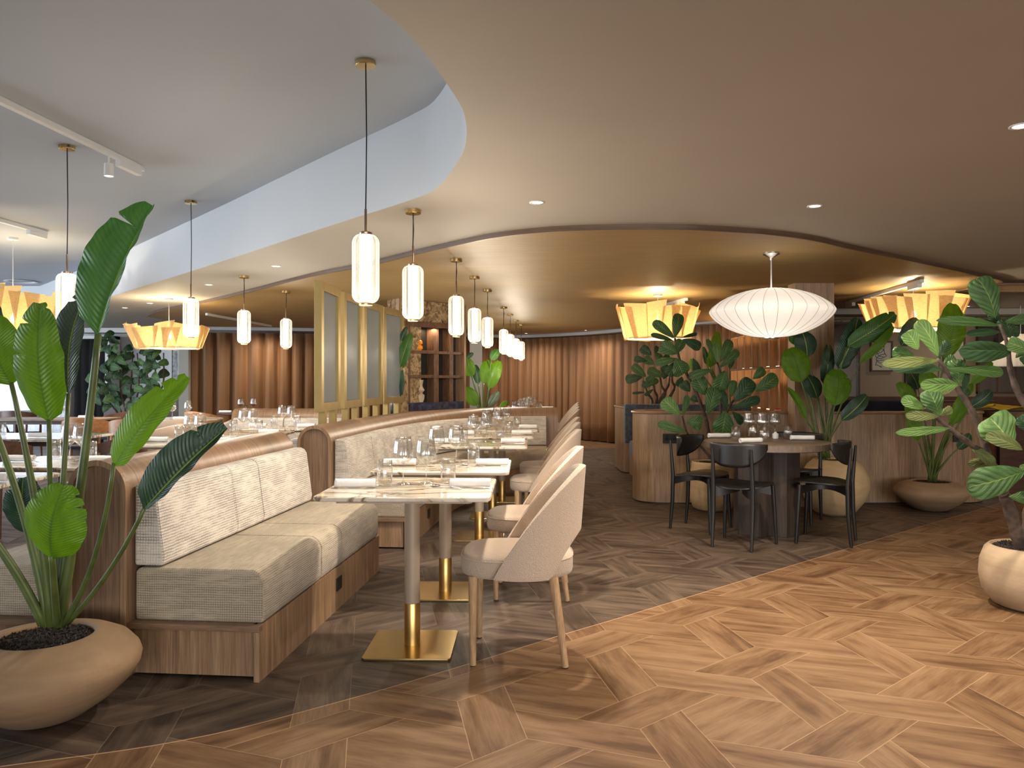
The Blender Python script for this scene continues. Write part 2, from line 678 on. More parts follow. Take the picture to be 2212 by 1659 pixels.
def mat_fabric_shade(name, col, trans=0.5, weave=300, see=0.12):
    m, nt, b = new_mat(name)
    nt.nodes.remove(b)
    c = coord(nt)
    n = noise(nt, c, 1, 3, 0.5, 0, (weave, weave, min(30, weave)))
    n2 = noise(nt, c, 1, 3, 0.5, 0, (min(30, weave), min(30, weave), weave))
    h = math_(nt, 'MULTIPLY', math_(nt, 'ADD', n, n2), 0.5)
    d = tuple(x * 0.72 for x in col)
    cc = ramp(nt, h, [(0.35, d), (0.6, col)])
    di = nt.nodes.new('ShaderNodeBsdfDiffuse')
    tl = nt.nodes.new('ShaderNodeBsdfTranslucent')
    tr = nt.nodes.new('ShaderNodeBsdfTransparent')
    nt.links.new(cc, di.inputs[0])
    nt.links.new(cc, tl.inputs[0])
    m1 = nt.nodes.new('ShaderNodeMixShader')
    m1.inputs[0].default_value = trans
    nt.links.new(di.outputs[0], m1.inputs[1])
    nt.links.new(tl.outputs[0], m1.inputs[2])
    m2 = nt.nodes.new('ShaderNodeMixShader')
    m2.inputs[0].default_value = see
    nt.links.new(m1.outputs[0], m2.inputs[1])
    nt.links.new(tr.outputs[0], m2.inputs[2])
    nt.links.new(m2.outputs[0], nt.nodes['Material Output'].inputs[0])
    return m


def mat_leaf(name, c1, c2, vein, kind='banana', trans=0.25):
    m, nt, b = new_mat(name)
    uv = nt.nodes.new('ShaderNodeUVMap').outputs[0]
    s = nt.nodes.new('ShaderNodeSeparateXYZ')
    nt.links.new(uv, s.inputs[0])
    au = math_(nt, 'ABSOLUTE', s.outputs[0])           # 0 at midrib, 1 at edge
    if kind == 'banana':
        t = math_(nt, 'SUBTRACT', math_(nt, 'MULTIPLY', s.outputs[1], 26.0), math_(nt, 'MULTIPLY', math_(nt, 'POWER', au, 1.3), 3.2))
        wv = math_(nt, 'PINGPONG', t, 0.5)
        n = noise(nt, uv, 3, 3, 0.5, 0.4)
        col = ramp(nt, n, [(0.3, c1), (0.7, c2)])
        rib = ramp(nt, au, [(0.0, (1, 1, 1)), (0.035, (0.9, 0.9, 0.9)), (0.05, (0, 0, 0))])
        side = ramp(nt, wv, [(0.0, (1, 1, 1)), (0.10, (0, 0, 0))])
        col = mixc(nt, math_(nt, 'MULTIPLY', side, 0.16), col, vein)
        col = mixc(nt, math_(nt, 'MULTIPLY', rib, 0.85), col, vein)
        bump(nt, b, wv, 0.4, 0.01)
    else:
        t = math_(nt, 'SUBTRACT', math_(nt, 'MULTIPLY', s.outputs[1], 7.0), math_(nt, 'MULTIPLY', au, 2.1))
        wv = math_(nt, 'PINGPONG', t, 0.5)
        fine = noise(nt, uv, 14, 4, 0.6, 0.6)
        n = noise(nt, uv, 2.5, 3)
        col = ramp(nt, n, [(0.3, c1), (0.7, c2)])
        rib = ramp(nt, au, [(0.0, (1, 1, 1)), (0.02, (0.8, 0.8, 0.8)), (0.04, (0, 0, 0))])
        side = ramp(nt, wv, [(0.0, (1, 1, 1)), (0.05, (0, 0, 0))])
        col = mixc(nt, math_(nt, 'MULTIPLY', side, 0.55), col, vein)
        col = mixc(nt, rib, col, vein)
        bump(nt, b, math_(nt, 'ADD', wv, math_(nt, 'MULTIPLY', fine, 0.4)), 0.6, 0.012)
    nt.links.new(col, b.inputs['Base Color'])
    b.inputs['Roughness'].default_value = 0.42
    out = nt.nodes['Material Output']
    tl = nt.nodes.new('ShaderNodeBsdfTranslucent')
    nt.links.new(mixc(nt, 0.5, col, (c2[0] * 1.4, c2[1] * 1.3, c2[2] * 0.8)), tl.inputs[0])
    mx = nt.nodes.new('ShaderNodeMixShader')
    mx.inputs[0].default_value = trans
    nt.links.new(b.outputs[0], mx.inputs[1])
    nt.links.new(tl.outputs[0], mx.inputs[2])
    nt.links.new(mx.outputs[0], out.inputs[0])
    return m


M['gold_paper'] = mat_gold_paper()
M['terracotta'] = mat_terracotta('clay_pot', (0.22, 0.143, 0.08), (0.35, 0.235, 0.14))
M['clay_pale'] = mat_terracotta('pale_clay_pot', (0.36, 0.265, 0.175), (0.49, 0.375, 0.26))
M['clay_yellow'] = mat_terracotta('ochre_clay_pot', (0.45, 0.31, 0.165), (0.56, 0.41, 0.24))
M['weave'] = mat_weave('woven_back_fabric', (0.72, 0.675, 0.615), (0.038, 0.03, 0.028), 0.57)
M['weave_grid'] = mat_weave('woven_grid_fabric', (0.70, 0.66, 0.60), (0.10, 0.085, 0.08), 0.72)
M['weave_seat'] = mat_weave('woven_seat_fabric', (0.46, 0.395, 0.30), (0.11, 0.085, 0.06), 0.60, 0.010)
M['boucle'] = mat_boucle('pink_beige_boucle', (0.60, 0.475, 0.375))
M['seat_cloth'] = mat_boucle('taupe_seat_cloth', (0.50, 0.40, 0.315), 0.05)
M['marble'] = mat_marble()
M['glass'] = mat_clear('clear_glass', (0.94, 0.94, 0.935), 0.12, 1.0)
M['rib_glass'] = mat_rib_glass()
M['lantern'] = mat_fabric_shade('yellow_linen_shade', (0.88, 0.62, 0.29), 0.34, 220, 0.06)
M['lantern_in'] = mat_fabric_shade('cream_diffuser', (0.93, 0.85, 0.68), 0.6, 60, 0.02)
M['saucer'] = mat_fabric_shade('white_saucer_skin', (0.90, 0.87, 0.83), 0.5, 0.4, 0.0)
M['sheer'] = mat_fabric_shade('white_sheer', (0.88, 0.90, 0.93), 0.6, 120, 0.25)
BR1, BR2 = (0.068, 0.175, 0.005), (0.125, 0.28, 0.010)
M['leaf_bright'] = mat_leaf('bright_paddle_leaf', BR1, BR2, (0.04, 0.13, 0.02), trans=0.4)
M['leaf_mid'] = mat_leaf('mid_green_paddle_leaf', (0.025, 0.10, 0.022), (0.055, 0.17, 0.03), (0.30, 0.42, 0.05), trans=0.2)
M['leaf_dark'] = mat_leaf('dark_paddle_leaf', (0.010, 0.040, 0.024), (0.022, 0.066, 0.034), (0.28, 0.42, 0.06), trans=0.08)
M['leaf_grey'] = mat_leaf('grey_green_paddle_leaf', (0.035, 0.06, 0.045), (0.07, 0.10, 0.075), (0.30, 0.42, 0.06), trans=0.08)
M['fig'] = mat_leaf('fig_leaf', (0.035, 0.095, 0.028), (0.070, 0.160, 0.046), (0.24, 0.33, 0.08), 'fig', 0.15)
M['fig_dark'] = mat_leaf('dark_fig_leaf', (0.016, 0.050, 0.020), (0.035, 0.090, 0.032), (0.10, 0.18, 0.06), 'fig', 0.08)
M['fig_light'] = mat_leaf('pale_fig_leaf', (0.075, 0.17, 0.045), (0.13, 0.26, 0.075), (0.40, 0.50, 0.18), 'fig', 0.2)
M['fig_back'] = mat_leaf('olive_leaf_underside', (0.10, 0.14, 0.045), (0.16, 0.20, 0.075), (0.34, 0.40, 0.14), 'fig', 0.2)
M['stem'] = plain('green_stalk', (0.085, 0.12, 0.028), 0.45, var=0.35, scale=10)


def mat_soil():
    m, nt, b = new_mat('dark_gravel')
    c = coord(nt)
    v = nt.nodes.new('ShaderNodeTexVoronoi')
    v.inputs['Scale'].default_value = 90
    nt.links.new(c, v.inputs['Vector'])
    nt.links.new(ramp(nt, v.outputs['Distance'], [(0.1, (0.09, 0.055, 0.04)), (0.6, (0.01, 0.008, 0.007))]), b.inputs['Base Color'])
    b.inputs['Roughness'].default_value = 0.8
    bump(nt, b, math_(nt, 'SUBTRACT', 1.0, v.outputs['Distance']), 1.0, 0.01)
    return m


M['soil'] = mat_soil()


def mat_panel_marble():
    m, nt, b = new_mat('gold_brown_stone_panel')
    c = coord(nt)
    n = noise(nt, c, 14, 7, 0.75, 0.8)
    nt.links.new(ramp(nt, n, [(0.36, (0.06, 0.04, 0.025)), (0.46, (0.20, 0.14, 0.08)), (0.55, (0.38, 0.28, 0.16)), (0.7, (0.48, 0.38, 0.24))]), b.inputs['Base Color'])
    b.inputs['Roughness'].default_value = 0.2
    return m


M['stone_panel'] = mat_panel_marble()
M['rustic'] = wood('rustic_timber', (0.065, 0.03, 0.016), (0.19, 0.10, 0.055), (20, 20, 5), 0.6, dist=1.5)
M['blue_stone'] = plain('blue_stone', (0.035, 0.045, 0.085), 0.3, var=0.8, scale=22)


def mat_velvet(name, c1, c2):
    m, nt, b = new_mat(name)
    c = coord(nt)
    n = noise(nt, c, 1, 3, 0.5, 0, (6, 6, 0.4))
    nt.links.new(ramp(nt, n, [(0.3, c1), (0.7, c2)]), b.inputs['Base Color'])
    b.inputs['Roughness'].default_value = 0.6
    b.inputs['Sheen Weight'].default_value = 0.8
    b.inputs['Sheen Roughness'].default_value = 0.35
    b.inputs['Sheen Tint'].default_value = (1.0, 0.72, 0.45, 1)
    return m


M['velvet'] = mat_velvet('brown_velvet', (0.19, 0.092, 0.038), (0.31, 0.160, 0.072))


def mat_reeded():
    m, nt, b = new_mat('reeded_glass')
    b.inputs['Base Color'].default_value = (0.50, 0.57, 0.62, 1)
    b.inputs['Transmission Weight'].default_value = 0.6
    b.inputs['Roughness'].default_value = 0.22
    b.inputs['IOR'].default_value = 1.25
    wv = nt.nodes.new('ShaderNodeTexWave')
    wv.bands_direction = 'Y'
    wv.inputs['Scale'].default_value = 30
    nt.links.new(coord(nt), wv.inputs[0])
    bump(nt, b, wv.outputs['Fac'], 0.5, 0.01)
    return m


M['reeded'] = mat_reeded()

# ---------------------------------------------------------------- floor
ZONE = [(-13, 0.9), (-6, 1.55), (-3, 2.1), (-1.658, 2.489), (-1.126, 2.679), (-0.722, 2.953), (-0.19, 3.391), (0.272, 3.80), (0.463, 3.96),
        (1.014, 4.434), (1.899, 5.20), (2.605, 5.812), (3.54, 6.615), (4.844, 7.728), (6.2, 9.0), (10, 13)]


def mat_floor():
    m, nt, b = new_mat('wood_plank_floor')
    uvn = nt.nodes.new('ShaderNodeUVMap')
    uvn.uv_map = 'UVMap'
    uv = uvn.outputs[0]
    s = nt.nodes.new('ShaderNodeSeparateXYZ')
    nt.links.new(uv, s.inputs[0])
    iu, iv = math_(nt, 'FLOOR', s.outputs[0]), math_(nt, 'FLOOR', s.outputs[1])
    fu, fv = math_(nt, 'SUBTRACT', s.outputs[0], iu), math_(nt, 'SUBTRACT', s.outputs[1], iv)
    cmb = nt.nodes.new('ShaderNodeCombineXYZ')
    nt.links.new(iu, cmb.inputs[0])
    nt.links.new(iv, cmb.inputs[1])
    wn = nt.nodes.new('ShaderNodeTexWhiteNoise')
    wn.noise_dimensions = '2D'
    nt.links.new(cmb.outputs[0], wn.inputs['Vector'])
    rnd = wn.outputs['Value']
    g = noise(nt, uv, 1.0, 4, 0.55, 0.5, (1.9, 14, 1))
    f = noise(nt, uv, 1.0, 4, 0.65, 0.2, (7, 150, 1))
    k = noise(nt, uv, 1.0, 3, 0.5, 1.5, (4.0, 8, 1))
    v = math_(nt, 'ADD', math_(nt, 'MULTIPLY', g, 0.75), math_(nt, 'MULTIPLY', math_(nt, 'SUBTRACT', rnd, 0.5), 0.08))
    v = math_(nt, 'ADD', v, math_(nt, 'MULTIPLY', k, 0.22))
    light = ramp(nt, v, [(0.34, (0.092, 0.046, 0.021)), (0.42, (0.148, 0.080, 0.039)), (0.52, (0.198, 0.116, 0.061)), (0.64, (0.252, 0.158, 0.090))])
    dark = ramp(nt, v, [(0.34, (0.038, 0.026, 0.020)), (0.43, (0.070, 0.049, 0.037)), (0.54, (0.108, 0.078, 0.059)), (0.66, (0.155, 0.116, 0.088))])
    pos = nt.nodes.new('ShaderNodeSeparateXYZ')
    nt.links.new(coord(nt), pos.inputs[0])
    cv = nt.nodes.new('ShaderNodeFloatCurve')
    mp = cv.mapping
    c = mp.curves[0]
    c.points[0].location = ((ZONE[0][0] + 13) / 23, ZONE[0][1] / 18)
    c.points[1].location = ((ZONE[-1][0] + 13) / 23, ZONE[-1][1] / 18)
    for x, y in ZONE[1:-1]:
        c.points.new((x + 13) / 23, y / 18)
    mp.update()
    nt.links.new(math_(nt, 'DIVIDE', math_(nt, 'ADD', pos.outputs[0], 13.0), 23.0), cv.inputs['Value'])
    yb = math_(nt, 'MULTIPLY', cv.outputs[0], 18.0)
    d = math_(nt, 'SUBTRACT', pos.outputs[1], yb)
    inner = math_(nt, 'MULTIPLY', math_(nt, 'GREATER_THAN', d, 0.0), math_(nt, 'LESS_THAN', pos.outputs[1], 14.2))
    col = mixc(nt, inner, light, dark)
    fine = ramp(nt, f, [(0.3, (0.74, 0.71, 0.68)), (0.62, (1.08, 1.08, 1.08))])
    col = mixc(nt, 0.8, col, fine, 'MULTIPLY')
    # joints
    ju = nt.nodes.new('ShaderNodeUVMap')
    ju.uv_map = 'Joint'
    js = nt.nodes.new('ShaderNodeSeparateXYZ')
    nt.links.new(ju.outputs[0], js.inputs[0])
    e = math_(nt, 'LESS_THAN', js.outputs[0], 0.0014)
    jc = mixc(nt, inner, (0.55, 0.38, 0.24), (0.26, 0.20, 0.155))
    col = mixc(nt, math_(nt, 'MULTIPLY', e, 0.55), col, jc)
    strip = math_(nt, 'LESS_THAN', math_(nt, 'ABSOLUTE', d), 0.004)
    col = mixc(nt, math_(nt, 'MULTIPLY', strip, 0.8), col, (0.50, 0.33, 0.19))
    nt.links.new(col, b.inputs['Base Color'])
    nt.links.new(ramp(nt, g, [(0.3, (0.56, 0.56, 0.56)), (0.7, (0.46, 0.46, 0.46))]), b.inputs['Roughness'])
    b.inputs['Specular IOR Level'].default_value = 0.28
    bump(nt, b, f, 0.12, 0.002)
    return m


def build_floor():
    w_ = 0.238
    a, bb, c = [Vector((math.cos(math.radians(t)), math.sin(math.radians(t)))) * w_ for t in (-19.6, 40.4, 100.4)]
    V0 = Vector((1.27, 2.905))
    v, f, uv, uv2, k = [], [], [], [], 0
    rnd = random.Random(3)

    def piece(poly, along):
        """one board as a fan round its centre: first uv = grain, second uv = distance to the joint"""
        nonlocal k
        cen = sum(poly, Vector((0, 0))) / len(poly)
        al = along.normalized()
        ac = Vector((-al.y, al.x))
        n = len(v)
        cu, cv_ = k % 90, k // 90
        loc = lambda p: (cu + 0.5 + (p - cen).dot(al), cv_ + 0.5 + (p - cen).dot(ac))
        v.append((cen.x, cen.y, 0))
        for p in poly:
            v.append((p.x, p.y, 0))
        m = len(poly)
        for i in range(m):
            p, q = poly[i], poly[(i + 1) % m]
            e = q - p
            h = abs(e.x * (cen.y - p.y) - e.y * (cen.x - p.x)) / e.length
            f.append((n, n + 1 + i, n + 1 + (i + 1) % m))
            uv.extend((*loc(cen), *loc(p), *loc(q)))
            uv2.extend((h, 0, 0, 0, 0, 0))
        k += 1

    def ccw(p):
        ar = sum(p[i].x * p[(i + 1) % len(p)].y - p[(i + 1) % len(p)].x * p[i].y for i in range(len(p)))
        return p if ar > 0 else p[::-1]
    for i in range(-36, 36):
        for j in range(-36, 36):
            P = V0 + a * 3 * i + c * 3 * j
            if not (-13.2 < P.x < 10 and -9.6 < P.y < 18.4):
                continue
            piece(ccw([P, P - bb, P - bb + c * 2, P + c * 2]), c)
            piece(ccw([P, P + a, P + a - bb * 2, P - bb * 2]), bb)
            piece(ccw([P, P + c, P + c + a * 2, P + a * 2]), a)
            H = P + a + c * 2
            piece([H + a, H + bb, H + c, H - a, H - bb, H - c], a if rnd.random() < 0.7 else bb)
    o = mesh('floor', v, f, mat_floor())
    me = o.data
    me.uv_layers.new(name='UVMap').data.foreach_set('uv', uv)
    me.uv_layers.new(name='Joint').data.foreach_set('uv', uv2)
    struct(o)


build_floor()

# ---------------------------------------------------------------- ceilings
ZC, ZG, ZU = 2.245, 2.215, 2.71


def cpt(x, y, z=ZC):
    Y = (z - HC) * F / (HY - y)
    return ((x - CX) / F * Y, Y)


cav = [cpt(*p) for p in ((86, 683), (251, 637), (481, 564), (698, 492.5), (840, 447.5), (897.6, 428), (930.7, 414.5),
                         (958, 392), (985, 355.7), (1001.6, 325.6), (1008, 289), (1003, 247), (988, 215.6), (953, 163), (915.7, 113), (864.4, 57), (796.6, 0))]
cavs = [Vector(cav[0])] + spline(cav[1:] + [(-0.50, 1.70), (-0.85, 1.25), (-1.5, 0.75), (-3.0, 0.35)], 5)
cavs = [(p[0], p[1]) for p in cavs]
hole = [(-12.0, cavs[0][1])] + cavs + [(-12.0, 0.2)]
outer = [(-12.0, -9.0), (9.0, -9.0), (9.0, 18.0), (-12.0, 18.0)]
poly = outer + hole
mb = MB()
mb.v = [Vector((x, y, ZC)) for x, y in poly]
mb.f = [tuple(range(len(poly)))]
struct(mb.obj('ceiling', M['ceiling']))
mb = MB()
for (x, y) in hole:
    mb.v += [Vector((x, y, ZC)), Vector((x, y, ZU))]
mb.f = [(2 * i, 2 * i + 1, 2 * i + 3, 2 * i + 2) for i in range(len(hole) - 1)]
struct(mb.obj('trim_1', M['white'], smooth=True))
mb = MB().add([(-12, -9, ZU), (9, -9, ZU), (9, 18, ZU), (-12, 18, ZU)], [(0, 1, 2, 3)])
struct(mb.obj('ceiling_raised', plain('cool_white_ceiling', (0.37, 0.41, 0.465), 0.7, var=0.015, scale=2)))

gpx = [(317, 684), (345, 673), (435, 655), (527, 634), (671, 598), (758, 581), (823, 568), (896, 550), (1000, 527), (1080, 511.5), (1190, 500), (1300, 495.5),
       (1400, 494.5), (1500, 496), (1600, 502), (1655, 506), (1755, 519), (1838, 538), (1965, 564), (2060, 584), (2109, 595), (2153, 603.5), (2164, 610), (2156, 621)]
gold = [cpt(x, y, ZG) for x, y in gpx]
gsm = [(p[0], p[1]) for p in spline(gold, 5)]
gback = [cpt(*p, ZG) for p in ((2079, 646), (1885, 660), (1800, 666), (1560, 692), (1400, 705), (1180, 719))]
gback += [(-0.4, 15.9), (-2.0, 14.9), (-3.9, 14.0), (-5.6, 13.7)]
gp = gsm + gback
mb = MB().prism(gp, ZG, ZC - 0.001)
struct(mb.obj('ceiling_inset', M['gold_paper']))
struct(sweep('trim_2', gsm, [(-0.0, ZG - 0.004), (0.012, ZG - 0.004), (0.012, ZC), (0.0, ZC)], M['trim_wood'], flip=True))

# ---------------------------------------------------------------- walls


def wallq(name, p, q, z0, z1, mat, th=0.1):
    (x0, y0), (x1, y1) = p, q
    L = math.hypot(x1 - x0, y1 - y0)
    n = ((y1 - y0) / L * th, -(x1 - x0) / L * th)
    mb = MB().prism([p, q, (x1 + n[0], y1 + n[1]), (x0 + n[0], y0 + n[1])], z0, z1)
    return struct(mb.obj(name, mat))


wallq('wall_left', (-12, -9), (-12, 15), 2.05, ZU, M['white_wall'], -0.1)
wallq('wall_left', (-12, -9), (-12, 15), 0, 0.25, M['white'], -0.1)
wallq('wall_back_left', (-12.0, 15.0), (-6.02, 15.0), 0, ZU, M['white_wall'], -0.1)
wallq('wall_back', (-6.02, 17.8), (9, 17.8), 0, ZU, M['taupe'], -0.1)
wallq('wall_back_right', (3.92, 11.05), (9.0, 11.05), 0, ZC, M['taupe'], -0.1)
wallq('wall_right', (9, 18), (9, -9), 0, ZU, M['taupe'], -0.1)
wallq('wall_front', (9, -9), (-12, -9), 2.2, ZU, M['white'], -0.1)
wallq('wall_front', (9, -9), (-12, -9), 0, 0.12, M['white'], -0.1)
# unseen shopfront frames made up for the front fill, and the left window band
for i in range(8):
    x0 = -12 + i * 2.625
    mb = MB()
    mb.box(x0, x0 + 0.06, -9.06, -9.0, 0.12, 2.2)
    mb.box(x0 + 2.565, x0 + 2.625, -9.06, -9.0, 0.12, 2.2)
    mb.box(x0, x0 + 2.625, -9.06, -9.0, 0.12, 0.18)
    mb.box(x0, x0 + 2.625, -9.06, -9.0, 2.14, 2.2)
    struct(mb.obj('window_%d' % (i + 1), M['black']))
for i in range(6):
    y0 = -3 + i * 3.0
    mb = MB()
    mb.box(-12.06, -12.0, y0, y0 + 0.06, 0.25, 2.05)
    mb.box(-12.06, -12.0, y0 + 2.9, y0 + 3.0, 0.25, 2.05)
    struct(mb.obj('window_%d' % (i + 9), M['white_metal']))
struct(MB().box(-12, -6.15, 14.55, 14.98, 2.16, 2.70).obj('trim_3', M['white_wall']))       # bulkhead over the far left wall
struct(MB().box(-6.16, -5.98, 14.2, 14.38, 0, ZC).obj('wall_pier', M['ceiling']))
struct(MB().box(-0.82, -0.58, 14.9, 15.14, 0, ZC).obj('wall_pier', M['ceiling']))
struct(MB().box(-7.6, -6.2, 14.3, 14.6, 0, 0.92).obj('trim_4', M['walnut']))           # dado on the far left


def curtain(name, pts, z0, z1, mat, lab, wave=0.075, pitch=0.30, seed=1):
    rnd = random.Random(seed)
    P = [(p[0], p[1]) for p in spline(pts, 8)]
    tot = sum(math.dist(P[i], P[i - 1]) for i in range(1, len(P)))
    n = int(tot / 0.028)
    pp = path_cut(P, 0, tot - 1e-4, tot / n)
    v, f, uv = [], [], []
    ph = 0
    rows = 6
    phs = []
    for i in range(len(pp)):
        phs.append(ph)
        ph += 2 * PI * (tot / n) / pitch * (1 + 0.25 * math.sin(i * 0.05 + seed) + rnd.uniform(-0.08, 0.08))
    for i, p in enumerate(pp):
        t = (pp[min(i + 1, len(pp) - 1)] - pp[max(0, i - 1)]).normalized()
        r = Vector((t.y, -t.x))
        for j in range(rows + 1):
            k = j / rows
            w_ = wave * (0.75 + 0.35 * (1 - k)) * (math.sin(phs[i] + 0.25 * math.sin(k * 3 + i * 0.02)) ** 1)
            w_ += wave * 0.35 * math.sin(phs[i] * 2 + 1.3)
            q = p + r * w_
            v.append((q.x, q.y, z0 + (z1 - z0) * k))
            uv.append((i * 0.03, k * 2))
    m = rows + 1
    for i in range(len(pp) - 1):
        for j in range(rows):
            f.append((i * m + j, (i + 1) * m + j, (i + 1) * m + j + 1, i * m + j + 1))
    o = mesh(name, v, f, mat, smooth=True, uv=uv, solid=0.006)
    return tag(o, lab, 'curtain')


cr = [(-6.0, 14.35), (-3.9, 14.75), (-2.2, 15.6), (-0.7, 16.75)]
curtain('velvet_curtain', cr, 0.02, 2.15, M['velvet'], 'brown velvet curtain hanging in deep folds behind the left dining tables', 0.065, 0.23, 3)
cr2 = [(-0.7, 16.75), (0.25, 17.0), (1.4, 16.1), (2.1, 15.15), (3.0, 13.5)]
curtain('velvet_curtain', cr2, 0.02, 2.17, M['velvet'], 'brown velvet curtain with pale fold edges at the end of the chair aisle', 0.055, 0.20, 5)
curtain('velvet_curtain', [(3.0, 13.5), (3.55, 12.42)], 0.02, 2.19, M['velvet'], 'short run of brown velvet curtain beside the lit oak niches', 0.05, 0.19, 6)
struct(sweep('trim_5', [(p[0], p[1]) for p in spline(cr + cr2[1:] + [(3.55, 12.42)], 4)], [(0.13, 2.185), (0.24, 2.185), (0.24, ZC - 0.002), (0.13, ZC - 0.002)], M['white']))
struct(sweep('trim_6', [(p[0], p[1]) for p in spline(cr + cr2[1:] + [(3.55, 12.42)], 4)], [(-0.12, 2.185), (0.13, 2.185), (0.13, 2.20), (-0.12, 2.20)], M['white']))
curtain('sheer_curtain', [(-11.6, 14.6), (-8.5, 14.6)], 0.02, 2.1, M['sheer'], 'white sheer curtain behind the big paddle plant at the far left wall', 0.04, 0.17, 8)
curtain('sheer_curtain', [(-11.75, 3.5), (-11.75, 14.4)], 0.02, 2.1, M['sheer'], 'white sheer curtain over the left side windows', 0.04, 0.2, 9)
curtain('black_curtain', [(-8.3, 14.6), (-7.72, 14.6)], 0.02, 2.03, M['curtain_black'], 'black curtain in the opening behind the dark fig trees', 0.03, 0.12, 10)
mb = MB().box(-8.42, -8.36, 14.5, 14.9, 0, 2.1).box(-7.68, -7.6, 14.5, 14.9, 0, 2.1).box(-8.42, -7.6, 14.5, 14.9, 2.04, 2.1)
o = mb.obj('door_1', M['white_metal'])
struct(o)

lamp('back_window_daylight', 'AREA', (-10.1, 14.93, 1.15), 26, DAY, 3.0, 1.9, rot=(PI / 2, 0, PI))

# downlights


def downlight(x, y, z, lab, power=18, on=True):
    t = thing('downlight', lab, 'downlight', (x, y, z), group='recessed ceiling downlights')
    MB().lathe([(0.043, 0), (0.043, -0.003), (0.032, -0.003), (0.030, 0.0)], 24).obj('trim_ring', M['white_metal'], t, smooth=True)
    MB().lathe([(0.0, -0.0012), (0.030, -0.0012)], 20).obj('lens', M['down_glow'], t)
    if power:
        lamp('downlight_beam', 'SPOT', (x, y, z - 0.02), power, (1.0, 0.84, 0.66), 0.04, spot=math.radians(162), blend=1.0)


for (p, z, lab) in (((1160, 437), ZC, 'small round downlight in the cream ceiling just right of the white recess'),
                    ((1760, 445), ZC, 'small round downlight in the cream ceiling in front of the white saucer lamp'),
                    ((2206, 272), ZC, 'small round downlight cut by the right edge of the photo'),
                    ((597, 575), ZC, 'small round downlight between the white recess and the gold ceiling edge'),
                    ((451, 615), ZC, 'small round downlight left of the pendant row nearest the gold ceiling'),
                    ((270, 665), ZC, 'small round downlight left of the yellow lantern on the left'),
                    ((324, 655), ZC, 'small round downlight just above the yellow lantern on the left')):
    x, y = cpt(*p, z)
    downlight(x, y, z, lab, 85 if x > 0 else (90 if x < -3.5 else 32))
for (x, y, l) in ((-0.9, -0.6, 'left of the first row'), (1.0, -0.4, 'middle of the first row'), (2.9, -0.3, 'right of the first row'), (1.0, 1.6, 'left of the second row'), (2.7, 1.3, 'right of the second row'),
                  (5.2, 2.2, 'right of the fig tree'), (5.4, 5.0, 'right of the oak booth'), (7.2, 7.5, 'beyond the timber slab')):
    downlight(x, y, ZC, 'added fill downlight overhead outside the photo, ' + l, 15 if 1 < y < 2 else 36)  # unseen downlights, added to fill the room with light from above
for (x, y, l) in ((0.30, 16.2, 'tiny downlight in the strip above the far curtain, left of two'), (1.45, 15.2, 'tiny downlight in the strip above the far curtain, right of two'),
                  (2.75, 13.0, 'tiny downlight in the strip behind the white saucer lamp'), (-4.6, 14.0, 'tiny downlight above the left end of the left curtain'), (-3.1, 14.3, 'tiny downlight above the middle of the left curtain'),
                  (6.1, 10.3, 'tiny downlight before the taupe wall, behind the right lantern')):
    downlight(x, y, ZC - 0.001, l, 12 if x > 5 else 38)

# ---------------------------------------------------------------- banquettes
DA = math.atan(0.091)
DIR = Vector((math.sin(DA), math.cos(DA)))


def arch_prof(r=0.13, top=0.915, n=14, z0=0.0):
    p = [(-r, z0)]
    for k in range(n + 1):
        a = PI - PI * k / n
        p.append((r * math.cos(a), top - r + r * math.sin(a)))
    p.append((r, z0))
    return p


def arch_panel(name, P, d, parent, r=0.13, top=0.915):
    """frame of the rounded end: raised band around a sunk oak field"""
    rt = Vector((d.y, -d.x))
    th = 0.032

    def pt(o, z, k):
        q = P + rt * o - d * k
        return (q.x, q.y, z)
    mb = MB()
    outl, inn = [], []
    for (o, z) in arch_prof(r, top, 20, 0.03):
        outl.append((o, z))
    for (o, z) in arch_prof(r - 0.024, top - 0.024, 20, 0.03):
        inn.append((o, z))
    n = len(outl)
    for (o, z) in outl:
        mb.v.append(Vector(pt(o, z, th)))
    for (o, z) in inn:
        mb.v.append(Vector(pt(o, z, th)))
    for (o, z) in inn:
        mb.v.append(Vector(pt(o, z, 0)))
    for (o, z) in outl:
        mb.v.append(Vector(pt(o, z, 0)))
    for i in range(n - 1):
        mb.f.append((i, i + 1, n + i + 1, n + i))
        mb.f.append((n + i, n + i + 1, 2 * n + i + 1, 2 * n + i))
        mb.f.append((3 * n + i, 3 * n + i + 1, i + 1, i))
    mb.obj(name, M['oak'], parent)


SEATP = [(0.245, 0.232), (0.70, 0.232), (0.71, 0.26), (0.71, 0.40), (0.695, 0.435), (0.66, 0.455), (0.16, 0.455), (0.14, 0.44), (0.14, 0.232)]
BACKP = [(0.135, 0.462), (0.262, 0.462), (0.268, 0.50), (0.232, 0.775), (0.218, 0.80), (0.195, 0.81), (0.137, 0.81)]


def mir(prof):
    return [(-o, z) for o, z in reversed(prof)]


